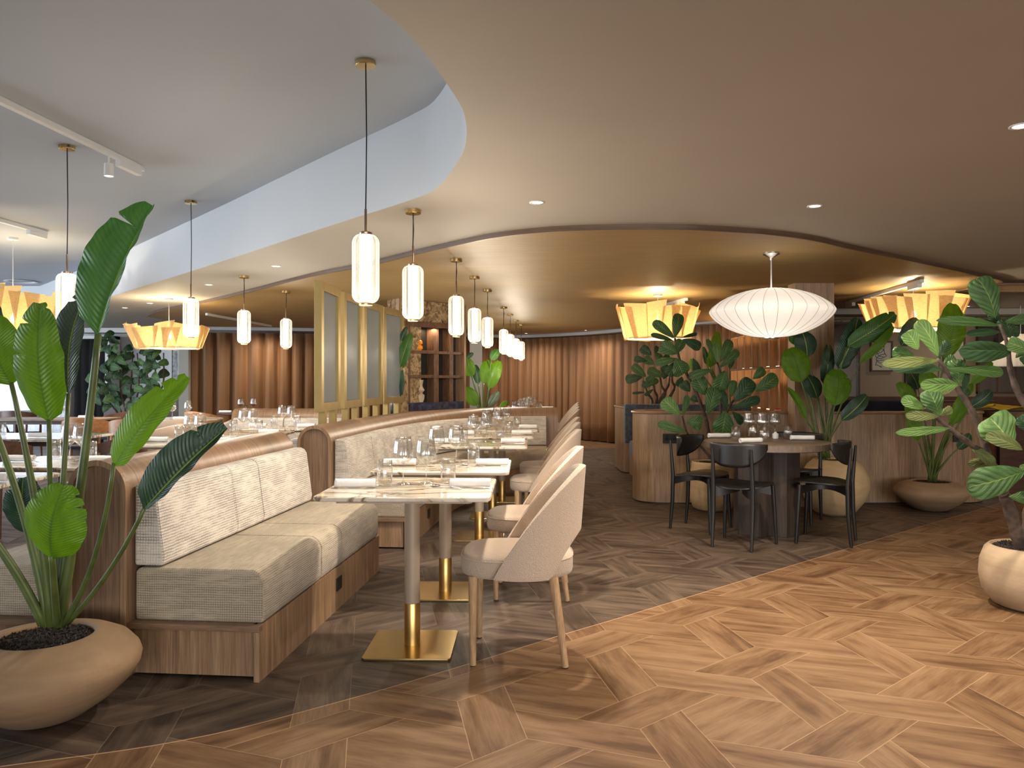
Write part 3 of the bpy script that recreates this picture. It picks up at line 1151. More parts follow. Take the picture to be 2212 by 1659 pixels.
def banquette(name, lab, path, cuts, left=False, base_to=None, group=None, front_mat=None, sockets=(), wood_end=True, bounds=None, backwood=True):
    t = thing(name, lab, 'banquette', (0, 0, 0), 0, group)
    P = [Vector(p) for p in path]
    d = (P[1] - P[0]).normalized()
    sg = -1 if left else 1
    tot = sum((P[i] - P[i - 1]).length for i in range(1, len(P)))
    pr = lambda q: mir(q) if left else q
    if backwood:
        sweep('back_shell', path_cut(P, 0, tot, 0.25), arch_prof(), M['oak_cap'], t, smooth='auto', angle=50)
        arch_panel('end_frame', P[0], d, t)
    # plinth with its framed end
    BP = [(0.13, 0.0), (0.675, 0.0), (0.675, 0.232), (0.13, 0.232)]
    sweep('plinth', path_cut(P, 0.012, tot, 0.25), pr([(0.13, 0.012), (0.665, 0.012), (0.665, 0.232), (0.13, 0.232)]), M['oak'], t)
    rt = Vector((d.y, -d.x)) * sg

    def bar(o0, o1, z0, z1, k0, k1):
        mb = MB()
        q = [P[0] + rt * o0 - d * k0, P[0] + rt * o1 - d * k0, P[0] + rt * o1 - d * k1, P[0] + rt * o0 - d * k1]
        if sg < 0:
            q.reverse()
        mb.prism([(a.x, a.y) for a in q], z0, z1)
        return mb
    bar(0.13, 0.705, 0.207, 0.232, 0.022, -0.012).obj('end_rail', M['oak_flat'], t, bev=0.002)
    bar(0.68, 0.705, 0.0, 0.207, 0.022, -0.012).obj('end_post', M['oak'], t, bev=0.002)
    sweep('front_board', path_cut(P, 0.012, tot, 0.25), pr([(0.68, 0.0), (0.705, 0.0), (0.705, 0.232), (0.68, 0.232)]), M['oak'], t)
    for (s0, s1) in cuts:
        so = s0 + (0.02 if s0 == cuts[0][0] else 0.001)
        se = s1 - 0.001
        sweep('seat_cushion', path_cut(P, so, se, 0.2), pr(SEATP), M['weave_seat'], t, s_off=s0, bev=0.016, seg=3)
        sweep('back_cushion', path_cut(P, so, se, 0.2), pr(BACKP), M['weave'], t, s_off=s0, bev=0.014, seg=3)
    for s in sockets:
        q = path_cut(P, s, s + 0.1, 0.1)
        dd = (q[1] - q[0]).normalized()
        rr = Vector((dd.y, -dd.x)) * sg
        c = q[0] + rr * 0.7065
        mb = MB()
        mb.box(-0.043, 0.043, -0.004, 0.004, -0.035, 0.035)
        for kx in (-0.02, 0.02):
            for (ax, az, w_, h_) in ((0, 0.010, 0.004, 0.008), (-0.009, -0.010, 0.006, 0.004), (0.009, -0.010, 0.006, 0.004)):
                mb.box(kx + ax - w_ / 2, kx + ax + w_ / 2, -0.006, 0.004, az - h_ / 2, az + h_ / 2)
        so_ = mb.obj('socket_plate', M['black'], t, loc=(c.x, c.y, 0.14), rot=(0, 0, math.atan2(dd.y, dd.x)))
    return t


A0 = Vector((-1.745, 3.262))
b1 = [A0 + DIR * s for s in (0, 0.6, 1.2, 1.86)]
banquette('banquette', 'oak-framed banquette with woven cushions nearest the camera, right of the big bowl planter', b1, [(0, 0.73), (0.73, 1.06), (1.06, 1.83)], sockets=(1.02,))
banquette('banquette', 'woven banquette facing left behind the big bowl planter, back to back with the nearest one', b1, [(0, 0.73), (0.73, 1.06), (1.06, 1.83)], left=True, backwood=False)
b2c = [(-1.47, 5.75), (-1.41, 6.4), (-1.33, 7.1), (-1.2, 7.8), (-1.02, 8.4), (-0.78, 8.9), (-0.48, 9.3), (-0.15, 9.55), (0.2, 9.62), (0.57, 9.62)]
b2 = [Vector((p[0], p[1])) for p in spline(b2c, 5)]
banquette('banquette', 'long curved banquette with oak back sweeping round behind the marble tables', b2, [(0, 0.70), (0.70, 1.05), (1.05, 1.75), (1.75, 2.1), (2.1, 2.9), (2.92, 4.75)], sockets=(0.75,))
b2l = [Vector((-1.47, 5.75)) + Vector((0.07, 0.66)) * s for s in (0, 1, 2, 3)]
banquette('banquette', 'woven banquette facing left behind the brass screens', b2l, [(0, 0.70), (0.70, 1.05), (1.05, 1.9)], left=True, backwood=False)
b3 = [Vector(p) for p in ((-3.3, 9.27), (-2.8, 9.25), (-2.3, 9.25), (-2.0, 9.25))]
banquette('banquette', 'short woven banquette crossing behind the left row of marble tables', b3, [(0, 0.62), (0.62, 1.3)])
b4 = [Vector((-1.28, 12.1)) + DIR * s for s in (0, 1.0, 2.0)]
banquette('banquette', 'far banquette beyond the curved one, under the last four pendants', b4, [(0, 0.8), (0.8, 1.95)])

# ---------------------------------------------------------------- brass screens


def screen():
    t = thing('brass_screen', '', 'screen')
    W, H, T = 0.60, 1.04, 0.06
    z0 = 1.0
    mb = MB()
    mb.box(-T / 2, T / 2, 0, 0.07, z0, z0 + H).box(-T / 2, T / 2, W - 0.07, W, z0, z0 + H)
    mb.box(-T / 2, T / 2, 0.07, W - 0.07, z0, z0 + 0.07).box(-T / 2, T / 2, 0.07, W - 0.07, z0 + H - 0.07, z0 + H)
    mb.obj('frame', M['brass_satin'], t, bev=0.002)
    MB().box(-0.006, 0.006, 0.07, W - 0.07, z0 + 0.07, z0 + H - 0.07).obj('reeded_pane', M['reeded'], t)
    for y in (0.10, 0.42):
        MB().box(-0.028, 0.028, y, y + 0.06, 0.86, z0).obj('post', M['brass_satin'], t, bev=0.002)
    return t


scr = screen()
for i, (x, y, a, l) in enumerate(((-1.535, 6.08, -1.5, 'nearest and tallest-looking brass framed glass screen on the curved oak bench back'),
                                  (-1.515, 6.82, -4, 'second brass framed glass screen from the left, half behind the big near pendant'),
                                  (-1.475, 7.54, -8, 'third brass framed glass screen, between two others on the bench back'),
                                  (-1.395, 8.22, -13, 'rightmost brass framed glass screen beside the timber display cabinet'))):
    s = scr if i == 0 else dup(scr, (x, y, 0))
    s.location = (x, y, 0)
    s.rotation_euler = (0, 0, math.radians(a))
    tag(s, l, 'screen', 'brass framed glass screens on the bench back')

# ---------------------------------------------------------------- tables
RU = Vector((math.cos(DA), -math.sin(DA)))


def bistro_table():
    t = thing('marble_table', '', 'table')
    top = rrect(-0.385, 0.385, -0.34, 0.34, 0.05, 5)
    MB().prism(top, 0.73, 0.75).obj('tabletop', M['marble'], t, bev=0.006, seg=3)
    MB().prism(rrect(-0.30, 0.30, -0.26, 0.26, 0.02), 0.712, 0.73).obj('underframe', M['beige_metal'], t)
    col_ = MB().lathe([(0.0365, 0.20), (0.0365, 0.715)], 24).obj('column', M['beige_metal'], t, smooth=True)
    MB().lathe([(0.0375, 0.012), (0.0375, 0.205), (0.0365, 0.207)], 24).obj('brass_sleeve', M['brass'], col_, smooth='auto')
    MB().prism(rrect(-0.20, 0.20, -0.20, 0.20, 0.02), 0.0, 0.012).obj('base_plate', M['brass_bright'], t, bev=0.003)
    return t


def wine_glass(name='wine_glass'):
    n = 72
    rib = lambda a, z: 1 + (0.030 * math.cos(a * 18) if 0.125 < z < 0.225 else 0)
    prof = [(0.0, 0.003), (0.02, 0.0035), (0.036, 0.002), (0.037, 0.0008), (0.037, 0.0022), (0.024, 0.006), (0.008, 0.010), (0.0042, 0.02), (0.0036, 0.06), (0.0042, 0.085), (0.010, 0.094),
            (0.026, 0.107), (0.040, 0.120), (0.0465, 0.130), (0.0475, 0.138), (0.046, 0.155), (0.043, 0.18), (0.0395, 0.205), (0.037, 0.228), (0.0362, 0.2282), (0.0385, 0.205), (0.042, 0.18), (0.045, 0.155), (0.0462, 0.138), (0.044, 0.131), (0.030, 0.115), (0.0, 0.098)]
    return MB().lathe(prof, n, rib=rib).obj(name, M['glass'], smooth=True)


def tumbler(name='tumbler_glass'):
    rib = lambda a, z: 1 + (0.035 * math.cos(a * 16) if 0.008 < z < 0.115 else 0)
    prof = [(0.0, 0.001), (0.034, 0.001), (0.036, 0.004), (0.0362, 0.06), (0.0355, 0.122), (0.0345, 0.1222), (0.0345, 0.06), (0.034, 0.012), (0.0, 0.010)]
    return MB().lathe(prof, 64, rib=rib).obj(name, M['glass'], smooth=True)


def napkin():
    """rolled linen napkin, spiral ends"""
    n, m = 40, 12
    v, f = [], []
    for i in range(m + 1):
        x = -0.095 + 0.19 * i / m
        for k in range(n + 1):
            a = 2 * PI * k / n * 2.4
            r = 0.021 - 0.0052 * k / n * 2.4 + 0.0006 * math.sin(x * 60 + k * .7)
            v.append((x + 0.002 * math.sin(k * 0.3), r * math.cos(a) * 1.15, 0.021 + r * math.sin(a)))
    w_ = n + 1
    for i in range(m):
        for k in range(n):
            f.append((i * w_ + k, (i + 1) * w_ + k, (i + 1) * w_ + k + 1, i * w_ + k + 1))
    return mesh('napkin_roll', v, f, M['napkin'], smooth=True, solid=0.002)


def spoon():
    v, f = [], []
    n = 10
    pr = [(-0.085, 0.006), (-0.07, 0.0075), (-0.04, 0.004), (0.02, 0.0028), (0.045, 0.004), (0.055, 0.011), (0.072, 0.0175), (0.088, 0.018), (0.10, 0.012), (0.105, 0.002)]
    for x, h in pr:
        z = 0.006 + (0.004 * math.sin((x + 0.085) * 20) if x < 0.05 else -0.003)
        for k in range(5):
            u = k / 2 - 1
            v.append((x, u * h, z + (0.005 * u * u if x > 0.05 else 0)))
    for i in range(len(pr) - 1):
        for k in range(4):
            f.append((i * 5 + k, (i + 1) * 5 + k, (i + 1) * 5 + k + 1, i * 5 + k + 1))
    return mesh('spoon', v, f, M['steel'], smooth=True, solid=0.0016)


PG, PT, PN, PS = wine_glass(), tumbler(), napkin(), spoon()
used = {'g': 0, 't': 0, 'n': 0, 's': 0}


def put(kind, x, y, z, rz, label):
    src, cat, grp = {'g': (PG, 'wine glass', 'ribbed wine glasses on the tables'), 't': (PT, 'glass', 'ribbed tumblers on the tables'),
                     'n': (PN, 'napkin', 'rolled white napkins on the tables'), 's': (PS, 'spoon', 'spoons beside the rolled napkins')}[kind]
    if used[kind]:
        o = src.copy()
        C.objects.link(o)
    else:
        o = src
    used[kind] += 1
    o.location = (x, y, z)
    o.rotation_euler = (0, 0, rz)
    return tag(o, label, cat, grp)


def setting(cx, cy, rz, desc, z=0.7505, lay='a', mirror=1, seed=0):
    r = random.Random(seed)
    ca, sa = math.cos(rz), math.sin(rz)

    def w_(x, y):
        x *= mirror
        return cx + x * ca - y * sa, cy + x * sa + y * ca
    j = lambda: r.uniform(-0.006, 0.006) if seed else 0
    L, R = ('left', 'right') if mirror > 0 else ('right', 'left')
    for (k, x, y, lab, a) in (('n', -0.26, -0.06, 'rolled white napkin at the %s end of ' % L, 0.02), ('n', 0.275, -0.04, 'rolled white napkin at the %s end of ' % R, -0.03),
                              ('t', -0.135, 0.01, 'ribbed tumbler on the %s side of ' % L, 0), ('t', 0.155, 0.125, 'ribbed tumbler on the %s side of ' % R, 0),
                              ('g', -0.055, 0.06, 'ribbed wine glass, %s of the two, on ' % L, 0), ('g', 0.05, 0.10, 'ribbed wine glass, %s of the two, on ' % R, 0),
                              ('s', 0.17, -0.065, 'steel spoon beside the napkin on ', 2.5)):
        X, Y = w_(x + j(), y + j())
        put(k, X, Y, z, rz + a, lab + desc)


ZT = 0.7505
T0 = bistro_table()
tabs = [(3.62, 'the marble table nearest the camera'), (4.54, 'the second marble table of the right row'), (6.14, 'the third marble table of the right row'),
        (7.10, 'the fourth marble table of the right row'), (8.02, 'the fifth marble table of the right row')]
first = True
for i, (y, ds) in enumerate(tabs):
    x = -0.47 + (y - 3.62) * 0.083
    t = T0 if first else dup(T0, (x, y, 0))
    first = False
    t.location = (x, y, 0)
    t.rotation_euler = (0, 0, -math.radians(1.2))
    tag(t, 'cream and brown marble bistro table on brass base, ' + ('nearest the camera' if i == 0 else ['', 'second', 'third', 'fourth', 'fifth'][i] + ' in the right-hand row'), 'table', 'marble bistro tables')
    setting(x, y + 0.02, -math.radians(1.2), ds, seed=i)
for i, y in enumerate((10.35, 11.4, 12.5, 13.6)):
    x = -0.47 + (y - 3.62) * 0.083
    t = dup(T0, (x, y, 0), label='marble bistro table beyond the curved banquette, %s from it' % ['first', 'second', 'third', 'fourth'][i], group='marble bistro tables')
    setting(x, y, 0, 'the %s marble table beyond the curved banquette' % ['first', 'second', 'third', 'fourth'][i], seed=40 + i)
for i, (y, ds) in enumerate(((3.86, 'first'), (4.76, 'second'), (6.28, 'third'), (7.28, 'fourth'), (8.25, 'fifth'))):
    x = -2.84 + (y - 3.8) * 0.088
    d_ = 'the %s marble table of the left row' % ds
    t = dup(T0, (x, y, 0), -math.radians(2), 'marble bistro table, %s of the left row seen past the banquettes' % ds, 'marble bistro tables')
    setting(x, y, -math.radians(2), d_, mirror=-1, seed=20 + i)

# ---------------------------------------------------------------- upholstered shell chairs


def shell_chair(name='shell_chair', mat='boucle', seatm='seat_cloth'):
    """faces -x"""
    t = thing(name, '', 'chair')
    # seat: rounded block, deeper at the front
    out = []
    for k in range(40):
        a = 2 * PI * k / 40
        ca, sa = math.cos(a), math.sin(a)
        e = 0.62 if ca < 0 else 0.85
        out.append((0.0 + 0.25 * math.copysign(abs(ca) ** e, ca) * (1.0 if ca < 0 else 1.04), 0.235 * math.copysign(abs(sa) ** 0.7, sa)))
    v, f = [], []
    prof = [(0.93, 0.385), (0.985, 0.392), (1.0, 0.41), (1.0, 0.455), (0.985, 0.468), (0.93, 0.480), (0.6, 0.490), (0.25, 0.493)]
    for s, z in prof:
        for (x, y) in out:
            v.append((x * s, y * s, z))
    m = len(out)
    for i in range(len(prof) - 1):
        for k in range(m):
            f.append((i * m + k, i * m + (k + 1) % m, (i + 1) * m + (k + 1) % m, (i + 1) * m + k))
    f.append(tuple(reversed(range(m))))
    f.append(tuple(range((len(prof) - 1) * m, len(prof) * m)))
    mesh('seat', v, f, M[seatm], t, smooth='auto', angle=60)
    # piping
    MB().tube([Vector((x * 0.995, y * 0.995, 0.463)) for x, y in out + out[:1]], 0.0035, 6, False).obj('piping', M[seatm], t, smooth=True)
    # back shell
    n, mm = 48, 10
    v, f = [], []
    am = math.radians(112)
    for i in range(n + 1):
        a = -am + 2 * am * i / n
        q = abs(a) / am
        qd = abs(math.degrees(a))
        top = 0.40 + 0.462 * (1 - max(0, (qd - 12) / 100) ** 1.75) if qd > 12 else 0.862
        bot = 0.395 if qd > 58 else 0.395 + 0.185 * (1 - (qd / 58) ** 2.6)
        top = max(top, bot + 0.004)
        for j in range(mm + 1):
            z = bot + (top - bot) * j / mm
            fl = (z - 0.395) / 0.465
            rx = 0.243 + 0.035 * fl
            ry = 0.246 + 0.012 * fl - 0.035 * fl * fl
            x = rx * math.cos(a)
            y = ry * math.sin(a) * (1 + 0.04 * math.sin(q * PI))
            v.append((x + 0.012, y, z))
    for i in range(n):
        for j in range(mm):
            f.append((i * (mm + 1) + j, (i + 1) * (mm + 1) + j, (i + 1) * (mm + 1) + j + 1, i * (mm + 1) + j + 1))
    o = mesh('back_shell', v, f, M[mat], t, smooth=True)
    md = o.modifiers.new('s', 'SOLIDIFY')
    md.thickness = 0.030
    md.offset = 1
    md = o.modifiers.new('b', 'BEVEL')
    md.width = 0.009
    md.segments = 2
    md.angle_limit = math.radians(50)
    for sx, sy, dx, dy in ((-1, -1, -0.0, 0.0), (-1, 1, -0.0, 0.0), (1, -1, 0.055, -0.01), (1, 1, 0.055, 0.01)):
        x0 = -0.185 if sx < 0 else 0.165
        y0 = 0.185 * sy
        leg = MB().tube([(x0 + dx, y0 + dy, 0.004), (x0, y0, 0.395)], [0.0135, 0.021], 16)
        lg = leg.obj('leg', M['leg_oak'], t, smooth='auto')
        MB().lathe([(0, 0), (0.0125, 0), (0.0125, 0.005), (0, 0.005)], 12, c=(x0 + dx, y0 + dy, 0)).obj('foot_cap', M['black'], lg)
    return t


SC_ = shell_chair()
ch_labels = ['nearest the camera', 'second from the camera', 'third from the camera', 'fourth from the camera', 'fifth from the camera', 'sixth, opposite the banquette turn', 'seventh along the aisle', 'eighth along the aisle', 'last and farthest along the aisle']
for i, y in enumerate((3.545, 4.55, 6.15, 7.18, 8.2, 10.45, 11.5, 12.6, 13.7)):
    x = 0.02 + (y - 3.545) * 0.083
    if i in (5, 6, 7, 8):
        x += 0.02
    o = SC_ if i == 0 else dup(SC_, (x, y, 0))
    o.location = (x, y, 0)
    o.rotation_euler = (0, 0, -math.radians(2.0 + (i % 3)))
    tag(o, 'pink-beige upholstered shell chair on oak legs, ' + ch_labels[i], 'chair', 'beige shell chairs along the right row')

# ---------------------------------------------------------------- pendants


def pendant():
    """origin at the bottom of the glass"""
    t = thing('glass_pendant', '', 'pendant light')
    H, R = 0.335, 0.060
    z0 = 0.012
    rib = lambda a, z: 1 + 0.07 * (abs(math.sin(a * 8)) - 0.5)
    prof = []
    for k in range(7):
        a = PI / 2 * k / 6
        prof.append((0.028 + (R - 0.028) * math.sin(a), z0 + 0.040 * (1 - math.cos(a))))
    for k in range(1, 6):
        prof.append((R, z0 + 0.04 + (H - 0.104) * k / 6))
    for k in range(7):
        a = PI / 2 * (1 - k / 6)
        prof.append((0.028 + (R - 0.028) * math.sin(a), H - 0.012 - 0.040 * (1 - math.cos(a))))
    MB().lathe(prof, 108, rib=rib).obj('fluted_glass', M['rib_glass'], t, smooth=True)
    MB().lathe([(0.0, z0 + 0.004), (0.026, z0 + 0.004), (0.0275, z0 + 0.01), (0.0275, H - 0.02), (0.026, H - 0.014), (0, H - 0.014)], 24).obj('opal_tube', M['tube_glow'], t, smooth=True)
    MB().lathe([(0, 0), (0.029, 0), (0.030, 0.002), (0.030, 0.010), (0.029, 0.012), (0, 0.012)], 24).obj('bottom_cap', M['brass'], t, smooth='auto')
    MB().lathe([(0, H - 0.012), (0.029, H - 0.012), (0.030, H - 0.010), (0.030, H - 0.002), (0.027, H), (0.006, H), (0.006, H + 0.105), (0.004, H + 0.108), (0, H + 0.108)], 24).obj('bronze_stem', M['bronze'], t, smooth='auto')
    return t


PD = pendant()
cordm, rosem = {}, {}


def rose_mesh(r=0.047, h=0.022):
    return [(0, -h), (r * 0.93, -h), (r, -h + 0.003), (r, 0), (0, 0)]


def place_pendant(i, x, y, zb, zc, lab, grp):
    o = PD if i == 0 else dup(PD, (x, y, zb))
    o.location = (x, y, zb)
    tag(o, lab, 'pendant light', grp)
    zt = zc - zb
    MB().tube([(0, 0, 0.335 + 0.107), (0.004, 0, 0.335 + 0.107 + (zt - 0.46) * 0.5), (0, 0, zt - 0.02)], 0.0032, 6).obj('cord', M['cord'], o, smooth=True)
    lamp('pendant_glow', 'POINT', (x, y, zb - 0.035), 8, (1.0, 0.86, 0.68), 0.03)
    MB().lathe(rose_mesh(), 32, c=(0, 0, zt)).obj('ceiling_rose', M['brass_bright'], o, smooth='auto')


RP = [(3.52, ZU), (4.49, ZC), (6.11, ZG), (7.14, ZG), (8.17, ZG), (10.1, ZG), (11.15, ZG), (12.3, ZG), (13.25, ZG)]
xs = [790, 892, 985.5, 1025, 1053, 1088, 1102, 1114.5, 1126]
nm = ['nearest the camera, hanging from the white recess', 'second of the row, hanging just outside the white recess', 'third of the row, under the gold ceiling', 'fourth of the row, before the fifth beside it', 'fifth of the row, half behind the fourth',
      'sixth of the row, leading the far cluster', 'seventh of the row in the far cluster', 'eighth of the row in the far cluster', 'ninth and farthest of the row']
for i, (y, zc) in enumerate(RP):
    place_pendant(i, (xs[i] - CX) / F * y, y, 1.597 if i else 1.594, zc, 'fluted glass pendant lamp ' + nm[i], 'right row of fluted glass pendants')
for i, (x, y, zc, l) in enumerate(((145, 4.78, ZU, 'behind the tall paddle leaf at the left'), (412.5, 6.25, ZU, 'in front of the yellow lantern on the left'), (527, 7.3, ZC, 'over the left tables, before the brown curtain'), (618, 8.3, ZG, 'left of the brass screens, before the brown curtain'))):
    place_pendant(i + 1, (x - CX) / F * y, y, 1.592, zc, 'fluted glass pendant lamp ' + l, 'left row of fluted glass pendants')

# ---------------------------------------------------------------- yellow pleated lanterns


def lantern(x, y, z0, zc, lab, R=0.45, seed=1, H=0.27, power=17):
    t = thing('pleated_lantern', lab, 'pendant light', (x, y, z0), group='yellow pleated lanterns')
    r = random.Random(seed)
    n = 17
    for k in range(n):
        a0 = 2 * PI * k / n + r.uniform(-0.08, 0.08)
        wd = 2 * PI / n * r.uniform(1.15, 1.75)
        tw = r.uniform(-0.2, 0.2)
        h = H * r.uniform(0.88, 1.08)
        rad = r.uniform(-0.012, 0.012)
        curl = r.uniform(-0.05, 0.05)
        v, f = [], []
        nu, nv = 8, 5
        for i in range(nu + 1):
            for j in range(nv + 1):
                u, q = i / nu - 0.5, j / nv
                a = a0 + wd * u * (0.82 + 0.25 * q) + tw * q
                rr = R * (0.80 + 0.20 * q) + rad + curl * u * 2 * (0.5 + 0.6 * q)
                zz = h * q * (1 + tw * 0.9 * u * q) + 0.006 * math.sin(k * 2.1)
                v.append((rr * math.cos(a), rr * math.sin(a), zz))
        for i in range(nu):
            for j in range(nv):
                f.append((i * (nv + 1) + j, (i + 1) * (nv + 1) + j, (i + 1) * (nv + 1) + j + 1, i * (nv + 1) + j + 1))
        mesh('linen_panel', v, f, M['lantern'], t, smooth=True)
    MB().lathe([(0.0, 0.004), (R * 0.78, 0.004), (R * 0.80, 0.02)], 40).obj('diffuser_disc', M['lantern_in'], t, smooth=True)
    MB().lathe([(0, 0.12), (0.022, 0.125), (0.03, 0.15), (0.022, 0.175), (0.012, 0.20), (0, 0.20)], 14).obj('bulb', M['lantern_bulb'], t, smooth=True)
    hz = zc - z0
    MB().tube([(0, 0, 0.20), (0, 0, hz - 0.02)], 0.004, 8).obj('cord', M['white_metal'], t, smooth=True)
    MB().lathe(rose_mesh(0.05, 0.025), 28, c=(0, 0, hz)).obj('ceiling_rose', M['white_metal'], t, smooth='auto')
    lamp('lantern_light', 'POINT', (x, y, z0 + 0.2), power, (1.0, 0.82, 0.54), 0.04)


lantern((365 - CX) / F * 9.3, 9.3, 1.635, ZC - 0.0, 'yellow pleated lantern behind the left pendants', 0.45, 3)
lantern((28 - CX) / F * 7.85, 7.85, 1.72, ZU, 'yellow pleated lantern cut by the left edge of the photo', 0.50, 5, 0.42)
lantern((1421 - CX) / F * 8.6, 8.6, 1.71, ZG, 'yellow pleated lantern left of the white saucer lamp', 0.455, 8, 0.36)
lantern((1973 - CX) / F * 7.9, 7.9, 1.765, ZG, 'yellow pleated lantern right of the oak column', 0.47, 12, 0.33)


# ---------------------------------------------------------------- white saucer lamp
def saucer():
    x, y = (1666 - CX) / F * 5.8, 5.8
    zm = HC + (HY - 673) / F * y
    t = thing('saucer_lamp', 'large white ribbed saucer lamp over the round black table', 'pendant light', (x, y, zm))
    R, hu, hd = 0.455, 0.176, 0.200
    prof = []
    for k in range(15):
        s = k / 14
        prof.append((0.05 + (R - 0.05) * math.sin(s * PI / 2) ** 1.02, -hd * ((1 - ((0.05 + (R - 0.05) * math.sin(s * PI / 2) ** 1.02) / R) ** 1.9) ** 0.66)))
    for k in range(1, 15):
        s = 1 - k / 14
        prof.append((0.03 + (R - 0.03) * math.sin(s * PI / 2) ** 1.02, hu * ((1 - ((0.03 + (R - 0.03) * math.sin(s * PI / 2) ** 1.02) / R) ** 1.9) ** 0.66)))
    nr = 28
    dip = lambda a, z: 1 - 0.010 * (1 - abs(math.cos(a * nr / 2)) ** 0.5)
    MB().lathe(prof, nr * 6, rib=lambda a, z: 1 - 0.012 * abs(math.sin(a * nr / 2))).obj('skin', M['saucer'], t, smooth=True)
    mb = MB()
    for k in range(nr):
        a = 2 * PI * k / nr
        mb.tube([(p[0] * 1.0015 * math.cos(a), p[0] * 1.0015 * math.sin(a), p[1]) for p in prof], 0.0012, 4, False)
    mb.obj('wire_ribs', M['bronze'], t, smooth=True)
    MB().lathe([(0.0, -hd - 0.006), (0.05, -hd - 0.006), (0.056, -hd - 0.003), (0.056, -hd + 0.004), (0.0, -hd + 0.004)], 28).obj('bottom_cap', M['chrome'], t, smooth='auto')
    hz = ZG - zm
    MB().tube([(0, 0, hu - 0.02), (0, 0, hz - 0.05)], 0.005, 8).obj('cord', M['white_metal'], t, smooth=True)
    MB().lathe([(0, -0.06), (0.008, -0.06), (0.012, -0.04), (0.05, -0.02), (0.062, -0.012), (0.062, 0), (0, 0)], 28, c=(0, 0, hz)).obj('ceiling_rose', M['chrome'], t, smooth='auto')
    lamp('saucer_light', 'POINT', (x, y, zm + 0.01), 2.8, (1.0, 0.93, 0.84), 0.14)


saucer()

# ---------------------------------------------------------------- round table and black chairs
RT = (2.10, 6.35)
t = thing('round_table', 'round smoked-oak table on a fluted block base among black chairs', 'table', (RT[0], RT[1], 0))
MB().lathe([(0, 0.695), (0.49, 0.695), (0.5, 0.70), (0.5, 0.748), (0.497, 0.75), (0, 0.75)], 72).obj('tabletop', M['smoked_top'], t, smooth='auto')
cross = []
for k in range(4):
    a = PI / 2 * k + math.radians(38)
    for (u, w_) in ((0.25, -0.095), (0.25, 0.095), (0.155, 0.125)):
        ca, sa = math.cos(a), math.sin(a)
        cross.append((u * ca - w_ * sa, u * sa + w_ * ca))
    ca, sa = math.cos(a + PI / 4), math.sin(a + PI / 4)
    cross.append((0.165 * ca, 0.165 * sa))
    ca, sa = math.cos(a + PI / 2), math.sin(a + PI / 2)
    cross.append((0.155 * ca + 0.125 * sa, 0.155 * sa - 0.125 * ca))
MB().prism(cross, 0.0, 0.695).obj('pedestal', M['smoked'], t, bev=0.003)


def black_chair():
    """faces +x; origin at floor centre"""
    t = thing('black_chair', '', 'chair')
    # seat: shield-shaped shallow plate
    out = []
    for k in range(36):
        a = 2 * PI * k / 36
        ca, sa = math.cos(a), math.sin(a)
        x = 0.205 * math.copysign(abs(ca) ** 0.8, ca)
        y = (0.225 if ca > 0 else 0.225) * math.copysign(abs(sa) ** (0.75 if ca > 0 else 1.05), sa)
        out.append((x + 0.01, y))
    v, f = [], []
    m = len(out)
    rings = [(1.0, 0.0), (0.995, 0.010), (0.75, 0.003), (0.4, -0.004), (0.1, -0.006)]
    for s, dz in rings:
        for x, y in out:
            v.append((x * s, y * s, 0.450 + dz + 0.020 * (abs(y * s) / 0.22) ** 2 + 0.006 * (x * s / 0.2)))
    for i in range(len(rings) - 1):
        for k in range(m):
            f.append((i * m + k, i * m + (k + 1) % m, (i + 1) * m + (k + 1) % m, (i + 1) * m + k))
    f.append(tuple(range((len(rings) - 1) * m, len(rings) * m)))
    f.append(tuple(reversed(range(m))))
    mesh('seat', v, f, M['black_wood'], t, smooth='auto', angle=50)
    legs = {}
    for sy in (-1, 1):
        MB().tube([(0.178, 0.205 * sy, 0.004), (0.165, 0.195 * sy, 0.25), (0.155, 0.185 * sy, 0.452)], [0.0115, 0.0155, 0.016], 14).obj('leg', M['black_wood'], t, smooth='auto')
        MB().tube([(-0.205, 0.150 * sy, 0.004), (-0.185, 0.150 * sy, 0.25), (-0.180, 0.150 * sy, 0.46), (-0.205, 0.148 * sy, 0.745)], [0.0115, 0.017, 0.0175, 0.0095], 14).obj('rear_leg', M['black_wood'], t, smooth='auto')
    # cross aprons
    for sy in (-1, 1):
        mb = MB()
        n = 10
        for i in range(n + 1):
            s = i / n
            x = -0.185 + 0.345 * s
            y = sy * (0.150 + 0.04 * s) * (1 - 0.86 * math.sin(PI * s) ** 0.8)
            z0 = 0.375 + 0.035 * math.sin(PI * s)
            for (dy, z) in ((-0.009, z0), (0.009, z0), (0.009, 0.445), (-0.009, 0.445)):
                mb.v.append(Vector((x, y + dy, z)))
        for i in range(n):
            for k in range(4):
                mb.f.append((i * 4 + k, i * 4 + (k + 1) % 4, (i + 1) * 4 + (k + 1) % 4, (i + 1) * 4 + k))
        mb.f += [(3, 2, 1, 0), (n * 4, n * 4 + 1, n * 4 + 2, n * 4 + 3)]
        mb.obj('apron', M['black_wood'], t, smooth='auto')
    # curved back plate
    v, f = [], []
    n, mm = 28, 8
    for i in range(n + 1):
        s = i / n * 2 - 1
        a = s * 1.02
        hgt = 0.18 * max(0.06, (1 - abs(s) ** 2.6)) ** 0.55
        for j in range(mm + 1):
            q = j / mm
            top = 0.785 - 0.006 * s * s
            z = top - (1 - q) * hgt
            v.append((-0.185 + 0.245 * (1 - math.cos(a)) + 0.012 * (0.78 - z), 0.245 * math.sin(a) * 1.05, z))
    for i in range(n):
        for j in range(mm):
            f.append((i * (mm + 1) + j, (i + 1) * (mm + 1) + j, (i + 1) * (mm + 1) + j + 1, i * (mm + 1) + j + 1))
    mesh('backrest', v, f, M['black_wood'], t, smooth=True, solid=0.011)
    return t


